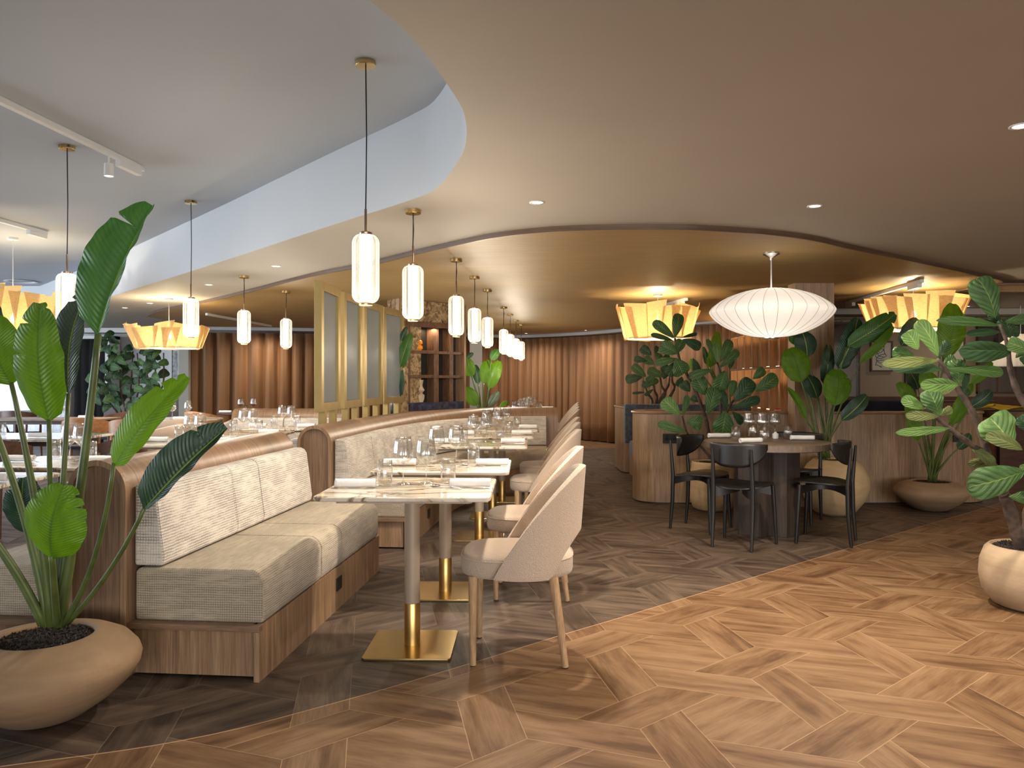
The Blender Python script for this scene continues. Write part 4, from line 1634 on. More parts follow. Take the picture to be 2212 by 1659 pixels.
BC = black_chair()
for i, (x, y, deg, l) in enumerate(((1.745, 5.84, 53, 'black bent-back chair in front of the round table, seen from behind'),
                                    (1.59, 6.48, -38, 'black bent-back chair on the left of the round table'),
                                    (2.43, 5.97, 150, 'black bent-back chair on the right of the round table'),
                                    (2.52, 6.83, 228, 'black bent-back chair behind the round table, mostly hidden'))):
    o = BC if i == 0 else dup(BC, (x, y, 0))
    o.location = (x, y, 0)
    o.rotation_euler = (0, 0, math.radians(deg))
    tag(o, l, 'chair', 'black chairs round the round table')
zt = 0.7505
for (k, X, Y_, lab, a) in (('g', 1540, 6.25, '', 0),):
    pass
for (k, pxx, pyy, lab, a) in (('t', 1589, 952, 'ribbed tumbler, leftmost on the round black table', 0), ('t', 1651, 953, 'ribbed tumbler in the middle of the round black table', 0), ('t', 1702, 948, 'ribbed tumbler, rightmost on the round black table', 0),
                              ('t', 1626, 944.5, 'ribbed tumbler behind the glasses on the round black table', 0),
                              ('g', 1618, 946, 'wine glass, leftmost of three on the round black table', 0), ('g', 1647, 947, 'wine glass, middle of three on the round black table', 0), ('g', 1674, 946, 'wine glass, rightmost of three on the round black table', 0),
                              ('n', 1553, 946, 'white napkin on the left of the round black table', 0.1), ('n', 1622, 957, 'white napkin at the front of the round black table', 0.25), ('n', 1733, 951, 'white napkin on the right of the round black table', -0.15)):
    Y = 0.4995 * F / (pyy - HY)
    put(k, (pxx - CX) / F * Y, Y, zt, a, lab)
t = thing('salt_pot', 'small white pot with a dark mark between the glasses on the round black table', 'pot', (2.27, 6.62, zt))
MB().lathe([(0, 0), (0.022, 0), (0.026, 0.01), (0.026, 0.04), (0.02, 0.045), (0, 0.045)], 20).obj('body', M['white_metal'], t, smooth='auto')
MB().lathe([(0, 0.045), (0.012, 0.045), (0.010, 0.056), (0, 0.058)], 16).obj('lid', M['white_metal'], t, smooth='auto')

# ---------------------------------------------------------------- oak booths on the right


def booth(name, lab, path, top, th=0.12, ledge=True, cat='booth'):
    t = thing(name, lab, cat)
    P = [(p[0], p[1]) for p in spline(path, 6)]
    sweep('oak_wall', P, [(0, 0.012), (th, 0.012), (th, top - 0.028), (0, top - 0.028)], M['oak'], t, smooth='auto')
    sweep('bullnose_ledge', P, [(0.0, top - 0.028), (-0.012, top - 0.026), (-0.018, top - 0.016), (-0.012, top - 0.004), (0, top), (th, top), (th + 0.008, top - 0.014), (th, top - 0.028)], M['oak_band'], t, smooth='auto')
    sweep('painted_shadow_line', P, [(0.015, 0), (th, 0), (th, 0.012), (0.015, 0.012)], M['black'], t)  # black strip paints the dark shadow line at the wall foot
    return t


bp = [(1.62, 10.3), (1.33, 10.1)]
B1 = booth('oak_booth', 'long oak booth wall with rounded end behind the round table', [(1.62, 8.45), (1.36, 8.36), (1.275, 8.10), (1.35, 7.88), (1.62, 7.80), (2.4, 7.80), (3.4, 7.80), (4.4, 7.80), (4.78, 7.86), (4.95, 8.15), (4.97, 8.6)][::-1], 0.935)
booth('oak_booth', 'oak booth end with blue upholstery farther back beside the curtain', [(1.85, 11.3), (1.52, 11.2), (1.49, 10.8), (1.52, 10.42), (1.75, 10.35)][::-1], 0.90)
t = thing('blue_banquette', 'blue upholstered booth seat behind the oak booth wall', 'banquette')
MB().box(1.50, 3.18, 10.2, 10.34, 0.42, 0.935).obj('back_cushion', M['blue'], t, bev=0.02, seg=3)
MB().box(1.55, 3.18, 9.70, 10.19, 0.24, 0.46).obj('seat_cushion', M['blue'], t, bev=0.03, seg=3)
MB().box(1.58, 3.18, 9.74, 10.34, 0.0, 0.24).obj('plinth', M['oak'], t)
t = thing('blue_banquette', 'dark navy booth seat below the framed drawing', 'banquette')
MB().box(4.02, 5.35, 10.45, 10.62, 0.42, 0.98).obj('back_cushion', M['navy'], t, bev=0.02, seg=3)
MB().box(4.02, 5.35, 9.95, 10.44, 0.0, 0.46).obj('seat_cushion', M['navy'], t, bev=0.03, seg=3)
t = thing('booth_table', 'stone-topped table inside the oak booth, only its corner in view', 'table', (2.1, 9.15, 0))
MB().prism(rrect(-0.62, 0.5, -0.33, 0.33, 0.02), 0.72, 0.75).obj('tabletop', M['marble'], t, bev=0.004)
MB().lathe([(0.2, 0), (0.2, 0.015), (0.04, 0.03), (0.04, 0.72)], 20).obj('pedestal', M['black'], t, smooth='auto')
for i, (x, y) in enumerate(((1.63, 9.25),)):
    pass
put('g', 1.78, 9.05, 0.7505, 0, 'wine glass seen over the oak booth wall at its left end')
put('t', 1.66, 9.0, 0.7505, 0, 'tumbler seen over the oak booth wall at its left end')
t = thing('wall_socket', 'black double socket on the oak booth wall left of the black chairs', 'socket', ((1448 - CX) / F * 7.8, 7.795, HC + (HY - 947) / F * 7.8))
MB().box(-0.078, 0.078, -0.008, 0.002, -0.048, 0.048).obj('plate', M['black'], t, bev=0.002)
for sx in (-0.04, 0.04):
    MB().box(sx - 0.016, sx + 0.016, -0.010, -0.006, -0.018, 0.006).obj('outlet', M['navy'], t)
    MB().box(sx - 0.008, sx + 0.008, -0.012, -0.006, 0.018, 0.032).obj('switch', M['navy'], t)
t = thing('wall_socket', 'black socket on the oak booth wall behind the low bowl planter', 'socket', ((2068 - CX) / F * 7.8, 7.795, HC + (HY - 945) / F * 7.8))
MB().box(-0.045, 0.045, -0.008, 0.002, -0.045, 0.045).obj('plate', M['black'], t, bev=0.002)
MB().box(-0.016, 0.016, -0.010, -0.006, -0.018, 0.006).obj('outlet', M['navy'], t)

# oak column and lit niches
struct(MB().box(2.80, 3.19, 7.61, 7.797, 0, ZG).obj('oak_pier', M['oak']))
W0, W1 = Vector((3.36, 8.62)), Vector((3.60, 12.35))
nd = (W1 - W0).normalized()
nl = Vector((-nd.y, nd.x))                       # towards the room (left)
Ln = (W1 - W0).length
t = thing('niche_wall', 'oak wall of tall niches lit by warm strips behind the paddle plants', 'shelving')


def nbox(mb, s0, s1, d0, d1, z0, z1):
    q = [W0 + nd * s0 + nl * d0, W0 + nd * s1 + nl * d0, W0 + nd * s1 + nl * d1, W0 + nd * s0 + nl * d1]
    return mb.prism([(p.x, p.y) for p in q], z0, z1)


nbox(MB(), 0, Ln, -0.1, 0.0, 0, ZG).obj('back_panel', M['oak'], t)
nbox(MB(), 0, Ln, 0.0, 0.22, 0, 0.86).obj('base_cabinet', M['oak'], t)
k = 0
s = 0.0
while s < Ln:
    nbox(MB(), s, s + 0.03, 0.0, 0.09, 0.86, ZG).obj('divider', M['oak'], t)
    s += 0.46
for (z, l) in ((1.40, 1), (1.92, 1)):
    nbox(MB(), 0, Ln, 0.0, 0.095, z, z + 0.03).obj('shelf', M['oak_flat'], t)
s = 0.03
i = 0
while s < Ln - 0.4:
    for z in (0.865, 1.432, 1.952):
        if z == 0.865 or (i * 7 + int(z * 10)) % 3 != 0:
            nbox(MB(), s + 0.08, s + 0.36, 0.02, 0.035, z, z + 0.006).obj('led_strip', M['led'], t)
    s += 0.46
    i += 1
for i in range(0, 8):
    q = W0 + nd * (0.245 + 0.46 * i) + nl * 0.045
    for z in (0.89, 1.46):
        lamp('niche_uplight', 'SPOT', (q.x, q.y, z), 11, (1.0, 0.60, 0.28), 0.01, rot=(PI, 0, 0), spot=math.radians(75), blend=0.7)
t = thing('trinket', 'small red and white box on the lit niche ledge', 'box', (3.25, 9.4, 0.862))
MB().box(-0.03, 0.03, -0.02, 0.02, 0, 0.05).obj('body', plain('red_card', (0.5, 0.03, 0.02), 0.5), t, bev=0.003)
MB().box(-0.031, 0.031, -0.021, 0.021, 0.02, 0.032).obj('band', M['white_metal'], t)

# wall on the right: dado, drawings, mirrors
YW = 11.04
struct(MB().box(3.93, 8.99, 10.98, YW, 0, 1.02).obj('trim_7', M['walnut']))
struct(MB().box(3.93, 8.99, 10.92, YW, 2.12, 2.142).obj('trim_8', M['oak_flat']))
struct(MB().box(4.0, 8.99, 10.55, 10.98, 2.16, 2.24).obj('trim_9', M['ceiling']))
t = thing('low_cabinet', 'low brown cabinet under the framed drawing', 'cabinet', (5.78, 10.6, 0))
MB().box(-0.35, 0.75, -0.2, 0.25, 0, 0.95).obj('body', wood('red_oak', (0.20, 0.085, 0.035), (0.32, 0.15, 0.07), (40, 40, 3)), t)
MB().box(-0.37, 0.77, -0.22, 0.26, 0.95, 0.975).obj('top', M['walnut'], t, bev=0.003)


def picture(name, x0, x1, y0, y1, Y, lab, seed, frame='walnut', paper='art_paper', lines=True, cat='picture'):
    a, b = px(x0, y1, Y), px(x1, y0, Y)
    W, H = b.x - a.x, b.z - a.z
    t = thing(name, lab, cat, ((a.x + b.x) / 2, Y - 0.015, a.z))
    mb = MB()
    e = 0.022
    mb.box(-W / 2, W / 2, -0.015, 0.015, 0, e).box(-W / 2, W / 2, -0.015, 0.015, H - e, H).box(-W / 2, -W / 2 + e, -0.015, 0.015, e, H - e).box(W / 2 - e, W / 2, -0.015, 0.015, e, H - e)
    mb.obj('frame', M[frame], t)
    MB().box(-W / 2 + e, W / 2 - e, 0.0, 0.012, e, H - e).obj('sheet', M[paper], t)
    if lines:
        r = random.Random(seed)
        mb = MB()
        for q in range(5):
            cx, cz = r.uniform(-0.12, 0.12) * W, H * (0.28 + 0.12 * q)
            p = []
            for s_ in range(9):
                an = s_ / 8 * r.uniform(4.5, 6.2) + q
                p.append((cx + W * 0.24 * math.cos(an) * r.uniform(0.6, 1.1), -0.002, cz + H * 0.12 * math.sin(an) * r.uniform(0.6, 1.2)))
            mb.tube(spline(p, 4), 0.0035, 5)
        mb.obj('ink_drawing', M['ink'], t)
    return t


picture('framed_drawing', 1879, 1927, 737, 803, YW - 0.002, 'framed line drawing in a dark frame on the taupe wall', 4)
picture('framed_drawing', 2036, 2083, 729, 800, YW - 0.002, 'second framed picture on the taupe wall, mostly behind paddle leaves', 6, lines=False)
picture('dark_mirror', 1954, 1978, 800, 868, YW - 0.002, 'narrow dark framed mirror low on the taupe wall behind the leaves', 3, paper='dark_pane', lines=False, cat='mirror')


def lattice(name, x0, x1, zb, ztp, Y, lab, cols, rows, head=0.0, pane='mirror', depth=0.05, rz=0, loc=None):
    W = x1 - x0
    t = thing(name, lab, 'mirror', loc or (x0, Y, 0), rz)
    zt2 = ztp - head
    if head:
        MB().box(0.0, W, -depth * 0.6, 0, zt2, ztp).obj('stone_header', M['stone_panel'], t)
    MB().box(0, W, -0.012, 0, zb, zt2).obj('mirror_pane', M[pane], t)
    mb = MB()
    e = 0.028
    for i in range(cols + 1):
        x = (W - e) * i / cols
        mb.box(x, x + e, -depth, -0.012, zb, zt2)
    for j in range(rows + 1):
        z = zb + (zt2 - zb - e) * j / rows
        mb.box(0, W, -depth - 0.004, -0.012, z, z + e)
    mb.obj('lattice', M['walnut'], t)
    return t


lattice('lattice_mirror', 6.66, 7.75, 1.06, 2.235, YW - 0.001, 'mirror with dark timber lattice and stone header at the right edge', 4, 2, 0.12)
lattice('lattice_mirror', 4.32, 4.98, 0.98, 2.235, YW - 0.001, 'tall mirror in a dark frame right of the oak column', 1, 1, 0.15)
t = thing('mirrored_shade_lamp', 'white pleated shade modelling a mirror reflection behind the fig leaves at the right edge', 'pendant light', (6.75, 10.2, 1.44))  # solid shade built in place of a lamp reflected in the wall mirror
MB().lathe([(0.34, 0.0), (0.24, 0.30), (0.10, 0.42), (0.0, 0.43)], 120, rib=lambda a, z: 1 + 0.02 * math.sin(a * 40)).obj('shade', M['saucer'], t, smooth=True)
MB().tube([(0, 0, 0.43), (0, 0, ZC - 1.44)], 0.005, 6).obj('cord', M['white_metal'], t)
lamp('mirrored_shade_light', 'POINT', (6.75, 10.2, 1.6), 1.5, WARM, 0.05)  # lamp added to light up the shade built for the reflection
# slab table with yellow cloth
t = thing('slab_table', 'live-edge timber slab table at the right edge behind the fig', 'table', (5.55, 8.3, 0))
mb = MB()
pl = [(-0.45 + 0.03 * math.sin(k * 2.1), -0.25 + 0.0) for k in range(1)]
pl = spline([(-0.52, -0.28), (0.1, -0.31), (0.8, -0.27), (1.4, -0.3), (1.42, 0.28), (0.7, 0.31), (0.0, 0.27), (-0.5, 0.3)], 4)
mb.prism([(p[0], p[1]) for p in pl], 0.86, 0.925).obj('slab_top', M['rustic'], t, bev=0.008)
MB().box(-0.3, 1.3, -0.03, 0.03, 0, 0.86).obj('trestle', M['walnut'], t)
v, f = [], []
n, m = 36, 14
r = random.Random(4)
for j in range(m + 1):
    q = j / m
    for k in range(n):
        a = 2 * PI * k / n
        rr = 0.30 * q * (1 + 0.12 * math.sin(a * 5 + 1) + 0.06 * math.sin(a * 11))
        z = 0.012 + 0.06 * (1 - q) * (0.6 + 0.4 * math.sin(a * 3)) + 0.028 * q * (0.6 + 0.6 * math.sin(a * 7 + q * 4))
        v.append((rr * math.cos(a) * 1.25, rr * math.sin(a) * 0.7, max(z, 0.004)))
for j in range(m):
    for k in range(n):
        f.append((j * n + k, j * n + (k + 1) % n, (j + 1) * n + (k + 1) % n, (j + 1) * n + k))
o = mesh('yellow_cloth', v, f, M['yellow'], smooth=True, solid=0.003, loc=(5.22, 8.3, 0.928))
tag(o, 'crumpled yellow cloth on the timber slab at the right edge', 'cloth')

# ---------------------------------------------------------------- display cabinet behind the curved bench
cA, cB = Vector((-1.32, 8.98)), Vector((-0.585, 9.78))
cd_ = (cB - cA).normalized()
W = (cB - cA).length
ang = math.atan2(cd_.y, cd_.x)
t = thing('display_cabinet', 'rustic timber display cabinet with mirrored back and stone header', 'cabinet', (cA.x, cA.y, 0), ang)
struct_z = 2.21
MB().box(0.0, 0.03, 0.0, 0.05, 0, struct_z).box(W - 0.03, W, 0, 0.24, 0, struct_z).obj('side_panel', M['oak'], t)
MB().box(0.03, W - 0.03, 0.02, 0.05, 1.955, struct_z).obj('stone_header', M['stone_panel'], t)
MB().box(0.03, W - 0.03, 0.16, 0.2, 0.6, 1.955).obj('mirror_back', M['dark_pane'], t)
MB().box(0.03, W - 0.03, 0.0, 0.06, 1.895, 1.957).obj('top_beam', M['rustic'], t, bev=0.004)
for x, x2 in ((0.05, 0.125), (0.155, 0.19), (0.56, 0.64), (0.82, 0.885)):
    MB().box(x, x2, 0.02, 0.155, 0.92, 1.895).obj('upright', M['rustic'], t, bev=0.003)
for z in (1.575, 1.28):
    MB().box(0.15, W - 0.03, 0.012, 0.158, z, z + 0.035).obj('shelf', M['rustic'], t, bev=0.003)
    MB().box(0.19, 0.56, 0.008, 0.012, z + 0.035, z + 0.038).obj('brass_edge', M['brass'], t)
MB().box(0.03, 0.16, 0.02, 0.06, 0.6, 0.97).obj('stone_plinth', M['oak'], t)
MB().box(0.16, W - 0.03, 0.01, 0.158, 0.60, 0.985).obj('blue_stone_base', M['blue_stone'], t)
MB().box(0.0, W, -0.012, 0.0, 0.6, 0.885).obj('lower_rail', M['oak'], t)
# left face of the pier
mb = MB().prism([(-1.32, 8.98), (-1.5, 9.25), (-1.3, 9.6), (-1.1, 9.3)], 0, ZG)
struct(mb.obj('pier_behind_cabinet', M['stone_panel']))


def cabpt(x, y, z):
    q = cA + cd_ * x + Vector((-cd_.y, cd_.x)) * y
    return (q.x, q.y, z)


t = thing('ceramic_vase', 'sand-coloured faceted vase on the lowest cabinet shelf', 'vase', cabpt(0.385, 0.085, 0.987))
MB().lathe([(0, 0), (0.045, 0), (0.058, 0.04), (0.062, 0.085), (0.035, 0.11), (0.062, 0.145), (0.040, 0.19), (0.038, 0.21), (0.045, 0.245), (0.05, 0.27), (0.042, 0.27), (0.035, 0.2), (0, 0.15)], 12).obj('body', M['sand'], t, smooth='auto', angle=25)
t = thing('amber_vase', 'amber two-lobed vase on the upper cabinet shelf', 'vase', cabpt(0.365, 0.085, 1.612))
MB().lathe([(0, 0), (0.035, 0), (0.056, 0.025), (0.052, 0.055), (0.032, 0.068), (0.052, 0.085), (0.048, 0.115), (0.035, 0.128), (0, 0.128)], 12).obj('body', M['orange'], t, smooth='auto', angle=25)
lamp('cabinet_light', 'AREA', cabpt(0.5, 0.08, 1.88), 2, WARM, 0.6, 0.05)

# ---------------------------------------------------------------- plants


def leaf(parent, b, t, w_px, Y, mat='leaf_bright', dY=0.0, kind='banana', bend=0.12, fold=(0.25, 0.25), notch=(), yaw=0.0, name='leaf'):
    """leaf from base pixel b to tip pixel t, w_px wide, standing at distance Y (tip at Y + dY)"""
    P0, P1 = px(b[0], b[1], Y), px(t[0], t[1], Y + dY)
    O = parent.location
    A = P1 - P0
    L = A.length
    A.normalize()
    Nn = Vector((0, -1, 0))
    S = A.cross(Nn)
    if S.length < 0.05:
        S = Vector((1, 0, 0))
    S.normalize()
    Nn = S.cross(A).normalized()
    hw = w_px / F * Y / 2 * (1.22 if kind == 'fig' else 1.17)
    nl_, nw = (60 if notch else 26), 5
    seed = (b[0] * 13 + b[1] * 7 + t[0]) % 97
    v, uv, f = [], [], []
    for i in range(nl_ + 1):
        s = i / nl_
        if kind == 'banana':
            wd = (math.sin(PI * min(1, s * 0.93 + 0.045)) ** 0.52) * (1 - 0.22 * s)
            if s < 0.05:
                wd *= s / 0.05 * 0.9 + 0.1
        else:
            wd = 0.40 * math.sin(PI * min(1, s * 1.02)) ** 0.7 + 0.66 * (s ** 1.4) * (max(0, 1 - s ** 6) ** 0.6)
            wd *= 0.98
            if s < 0.06:
                wd *= 0.3 + s / 0.06 * 0.7
        c = P0 + A * L * s + Nn * (bend * L * math.sin(PI * s)) - Vector((0, 0, 1)) * bend * L * 0.25 * s * s
        for k in range(-nw, nw + 1):
            u = k / nw
            side = 0 if u < 0 else 1
            q = 1.0
            for (sd, s0, dep) in notch:
                if sd == side and abs(s - s0) < 0.02:
                    q = min(q, 1 - dep * (1 - abs(s - s0) / 0.02))
            fo = fold[side] + 0.03 * math.sin(s * 21 + seed)
            wv = (0.045 if kind == 'fig' else 0.016) * hw * math.sin(s * (17 if kind == 'fig' else 40) + u * 2 + seed) * abs(u) ** 2
            ww = hw * wd * abs(u) * q
            cu = ww * math.cos(fo)
            up = ww * math.sin(fo) - (ww * abs(u)) * 0.35
            # sweep of the blade towards the tip near the edge
            v.append(c + S * (cu if side else -cu) + Nn * (up + wv) + A * (ww * 0.18 if kind == 'banana' else ww * 0.22 * s) - O)
            uv.append((u, s))
    m = 2 * nw + 1
    for i in range(nl_):
        for k in range(m - 1):
            f.append((i * m + k, i * m + k + 1, (i + 1) * m + k + 1, (i + 1) * m + k))
    return mesh(name, v, f, M[mat], parent, smooth=True, uv=uv)


def stalk(parent, p0, p1, r0=0.012, r1=0.006, Y0=3, Y1=3, bow=(0, 0, 0), mat='stem', name='stalk'):
    a, b = px(p0[0], p0[1], Y0), px(p1[0], p1[1], Y1)
    mid = (a + b) / 2 + Vector(bow)
    pts = [q - parent.location for q in bez(a, mid, b, 10)]
    n = len(pts)
    MB().tube(pts, [r0 + (r1 - r0) * i / (n - 1) for i in range(n)], 8).obj(name, M[mat], parent, smooth=True)


def pot(parent, prof, mat, soil_r, soil_z, name='pot', dist=None):
    o = MB().lathe(prof, 56).obj(name, M[mat], parent, smooth=True)
    if dist:
        for vv in o.data.vertices:
            a = math.atan2(vv.co.y, vv.co.x)
            k = 1 + dist * (math.sin(2 * a + vv.co.z * 6) * 0.6 + math.sin(3 * a + 1 + vv.co.z * 11) * 0.4)
            vv.co.x *= k
            vv.co.y *= k
    r = random.Random(5)
    mb = MB().lathe([(0, soil_z + 0.004), (soil_r * 0.6, soil_z + 0.003), (soil_r, soil_z)], 40)
    for k in range(520):
        a, q = r.uniform(0, 2 * PI), soil_r * 0.95 * math.sqrt(r.random())
        s = r.uniform(0.004, 0.0085)
        x, y, z = q * math.cos(a), q * math.sin(a), soil_z + 0.004
        mb.add([(x + s, y, z), (x, y + s, z), (x - s, y, z), (x, y - s, z), (x, y, z + s * 1.2)], [(0, 1, 4), (1, 2, 4), (2, 3, 4), (3, 0, 4)])
    g = mb.obj('gravel', M['soil'], o)
    g['kind'] = 'stuff'
    return o


BOWL = [(0, 0.0), (0.10, 0.0), (0.15, 0.012), (0.235, 0.07), (0.30, 0.13), (0.326, 0.175), (0.33, 0.20), (0.322, 0.225), (0.29, 0.262), (0.24, 0.288), (0.19, 0.300), (0.178, 0.303), (0.168, 0.300), (0.165, 0.285), (0.165, 0.25), (0, 0.25)]

# big paddle plant on the left
PL = thing('potted_paddle_plant', 'big potted paddle-leaf plant in a clay bowl at the left edge', 'plant', (-1.745, 2.87, 0))
pot(PL, BOWL, 'terracotta', 0.165, 0.283)
Yp = 2.87
for (p0, p1, r0, r1, Y1, bw) in (((128, 1352), (212, 722), 0.021, 0.012, 2.85, (0.02, 0, 0)), ((120, 1352), (106, 905), 0.012, 0.008, 2.74, (-0.01, 0, 0)),
                                 ((112, 1352), (24, 826), 0.019, 0.008, 2.8, (0.03, 0, 0)), ((118, 1352), (148, 850), 0.016, 0.008, 2.98, (0, 0, 0)),
                                 ((136, 1350), (246, 1000), 0.012, 0.007, 2.72, (0.05, 0, -0.08)), ((146, 1345), (312, 1098), 0.011, 0.007, 2.66, (0.03, 0, -0.03)),
                                 ((124, 1355), (112, 1200), 0.014, 0.010, 2.66, (0, 0, 0)), ((108, 1350), (70, 1150), 0.012, 0.008, 2.98, (0, 0, 0)),
                                 ((96, 1350), (-40, 1130), 0.014, 0.010, 2.8, (0.04, 0, 0)), ((90, 1350), (-60, 1110), 0.013, 0.010, 2.92, (0.04, 0, 0)),
                                 ((105, 1352), (-30, 880), 0.017, 0.011, 2.95, (0.05, 0, 0)), ((126, 1350), (140, 1190), 0.022, 0.014, 2.9, (0, 0, 0))):
    stalk(PL, p0, p1, r0, r1, Yp, Y1, bw)
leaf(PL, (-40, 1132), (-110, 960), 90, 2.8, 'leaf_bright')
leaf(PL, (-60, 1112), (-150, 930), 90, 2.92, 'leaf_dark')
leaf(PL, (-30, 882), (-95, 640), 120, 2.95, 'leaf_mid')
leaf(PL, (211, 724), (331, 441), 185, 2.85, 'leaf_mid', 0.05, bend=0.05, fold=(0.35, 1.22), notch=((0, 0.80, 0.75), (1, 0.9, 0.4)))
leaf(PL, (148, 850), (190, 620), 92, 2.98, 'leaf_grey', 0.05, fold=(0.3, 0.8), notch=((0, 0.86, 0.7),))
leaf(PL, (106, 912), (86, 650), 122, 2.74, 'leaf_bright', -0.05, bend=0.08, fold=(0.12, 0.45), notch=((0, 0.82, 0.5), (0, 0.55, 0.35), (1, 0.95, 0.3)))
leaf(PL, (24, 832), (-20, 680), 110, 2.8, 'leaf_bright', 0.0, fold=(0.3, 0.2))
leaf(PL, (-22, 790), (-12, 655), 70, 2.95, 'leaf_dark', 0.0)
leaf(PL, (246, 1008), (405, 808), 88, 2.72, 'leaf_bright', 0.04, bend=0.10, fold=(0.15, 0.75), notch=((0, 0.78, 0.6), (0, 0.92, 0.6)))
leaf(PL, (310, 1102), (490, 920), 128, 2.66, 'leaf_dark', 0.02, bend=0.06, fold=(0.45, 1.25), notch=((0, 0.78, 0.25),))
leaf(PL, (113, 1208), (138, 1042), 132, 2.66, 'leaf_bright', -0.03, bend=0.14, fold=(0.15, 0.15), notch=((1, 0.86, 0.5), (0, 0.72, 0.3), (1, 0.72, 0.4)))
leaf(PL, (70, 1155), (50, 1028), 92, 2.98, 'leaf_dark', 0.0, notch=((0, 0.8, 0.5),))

# paddle plant before the oak column
P2 = thing('potted_paddle_plant', 'potted paddle-leaf plant in a tall round clay pot at the oak column', 'plant', (3.03, 7.22, 0))
pot(P2, [(0, 0), (0.15, 0), (0.19, 0.03), (0.27, 0.14), (0.305, 0.26), (0.295, 0.36), (0.24, 0.46), (0.19, 0.505), (0.175, 0.515), (0.16, 0.505), (0.158, 0.48), (0, 0.48)], 'clay_yellow', 0.157, 0.487, dist=0.02)


def z2(x, y):
    return (1500 + x / 4.148, 560 + y / 4.148)


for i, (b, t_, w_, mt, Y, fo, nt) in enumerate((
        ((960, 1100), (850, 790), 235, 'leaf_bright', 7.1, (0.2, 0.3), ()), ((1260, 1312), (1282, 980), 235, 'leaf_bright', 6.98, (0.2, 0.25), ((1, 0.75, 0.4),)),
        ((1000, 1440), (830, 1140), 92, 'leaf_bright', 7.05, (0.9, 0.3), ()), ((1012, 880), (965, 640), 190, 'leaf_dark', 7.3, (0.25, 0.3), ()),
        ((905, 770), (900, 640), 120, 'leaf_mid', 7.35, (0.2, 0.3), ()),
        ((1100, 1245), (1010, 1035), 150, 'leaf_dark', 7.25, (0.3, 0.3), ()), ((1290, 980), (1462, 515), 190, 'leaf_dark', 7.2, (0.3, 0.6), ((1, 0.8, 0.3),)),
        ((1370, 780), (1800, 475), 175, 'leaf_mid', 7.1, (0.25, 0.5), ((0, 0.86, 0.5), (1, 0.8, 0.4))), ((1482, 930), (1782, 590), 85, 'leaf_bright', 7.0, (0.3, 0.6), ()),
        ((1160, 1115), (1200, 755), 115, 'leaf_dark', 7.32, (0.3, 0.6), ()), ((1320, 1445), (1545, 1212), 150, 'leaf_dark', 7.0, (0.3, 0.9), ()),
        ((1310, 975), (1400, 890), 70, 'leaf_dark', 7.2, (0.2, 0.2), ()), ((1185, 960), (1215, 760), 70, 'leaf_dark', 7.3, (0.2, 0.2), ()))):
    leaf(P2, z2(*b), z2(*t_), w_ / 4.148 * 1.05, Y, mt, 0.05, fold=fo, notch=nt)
    bx = 1780 + (i * 7) % 22 - 10
    stalk(P2, (bx, 990), z2(*b), 0.012, 0.0055, 7.22, Y, ((z2(*b)[0] - bx) * -0.0008, 0, 0))

# low bowl plant at the right
P3 = thing('potted_paddle_plant', 'potted paddle-leaf plant in a low clay bowl against the oak booth wall', 'plant', (4.045, 7.42, 0))
o = pot(P3, [(r_, z_ * 0.93) for r_, z_ in BOWL], 'terracotta', 0.165, 0.264)


def z3(x, y):
    return (1880 + x / 3.192, 600 + y / 3.192)


for i, (b, t_, w_, mt, Y, fo) in enumerate((
        ((510, 555), (572, 168), 180, 'leaf_bright', 7.2, (0.15, 0.3)), ((212, 470), (325, 275), 130, 'leaf_dark', 7.5, (0.3, 0.3)), ((430, 800), (370, 640), 125, 'leaf_bright', 7.15, (0.2, 0.2)),
        ((300, 880), (190, 718), 95, 'leaf_bright', 7.25, (0.3, 0.3)), ((330, 1125), (250, 870), 95, 'leaf_bright', 7.2, (0.3, 0.5)), ((560, 1010), (645, 785), 100, 'leaf_bright', 7.1, (0.3, 0.3)),
        ((690, 735), (840, 575), 70, 'leaf_bright', 7.2, (0.3, 0.5)), ((690, 895), (835, 775), 95, 'leaf_dark', 7.2, (0.3, 0.6)), ((600, 1180), (690, 1075), 75, 'leaf_dark', 7.3, (0.3, 0.3)),
        ((330, 770), (270, 640), 100, 'leaf_dark', 7.45, (0.3, 0.3)), ((640, 820), (705, 730), 55, 'leaf_bright', 7.15, (0.3, 0.3)), ((480, 540), (450, 450), 60, 'leaf_bright', 7.3, (0.3, 0.3)))):
    leaf(P3, z3(*b), z3(*t_), w_ / 3.192 * 1.05, Y, mt, 0.04, fold=fo)
    bx = 2014 + (i * 5) % 16 - 8
    stalk(P3, (bx, 1040), z3(*b), 0.012, 0.006, 7.42, Y, ((z3(*b)[0] - bx) * -0.0008, 0, 0))

# far paddle plant beside the display cabinet
P5 = thing('potted_paddle_plant', 'bright paddle-leaf plant behind the curved banquette beside the timber cabinet', 'plant', (-0.50, 11.6, 0))
pot(P5, [(r_ * 0.6, z_) for r_, z_ in BOWL], 'terracotta', 0.10, 0.283)


def z5(x, y):
    return (950 + x / 4.147, 600 + y / 4.147)


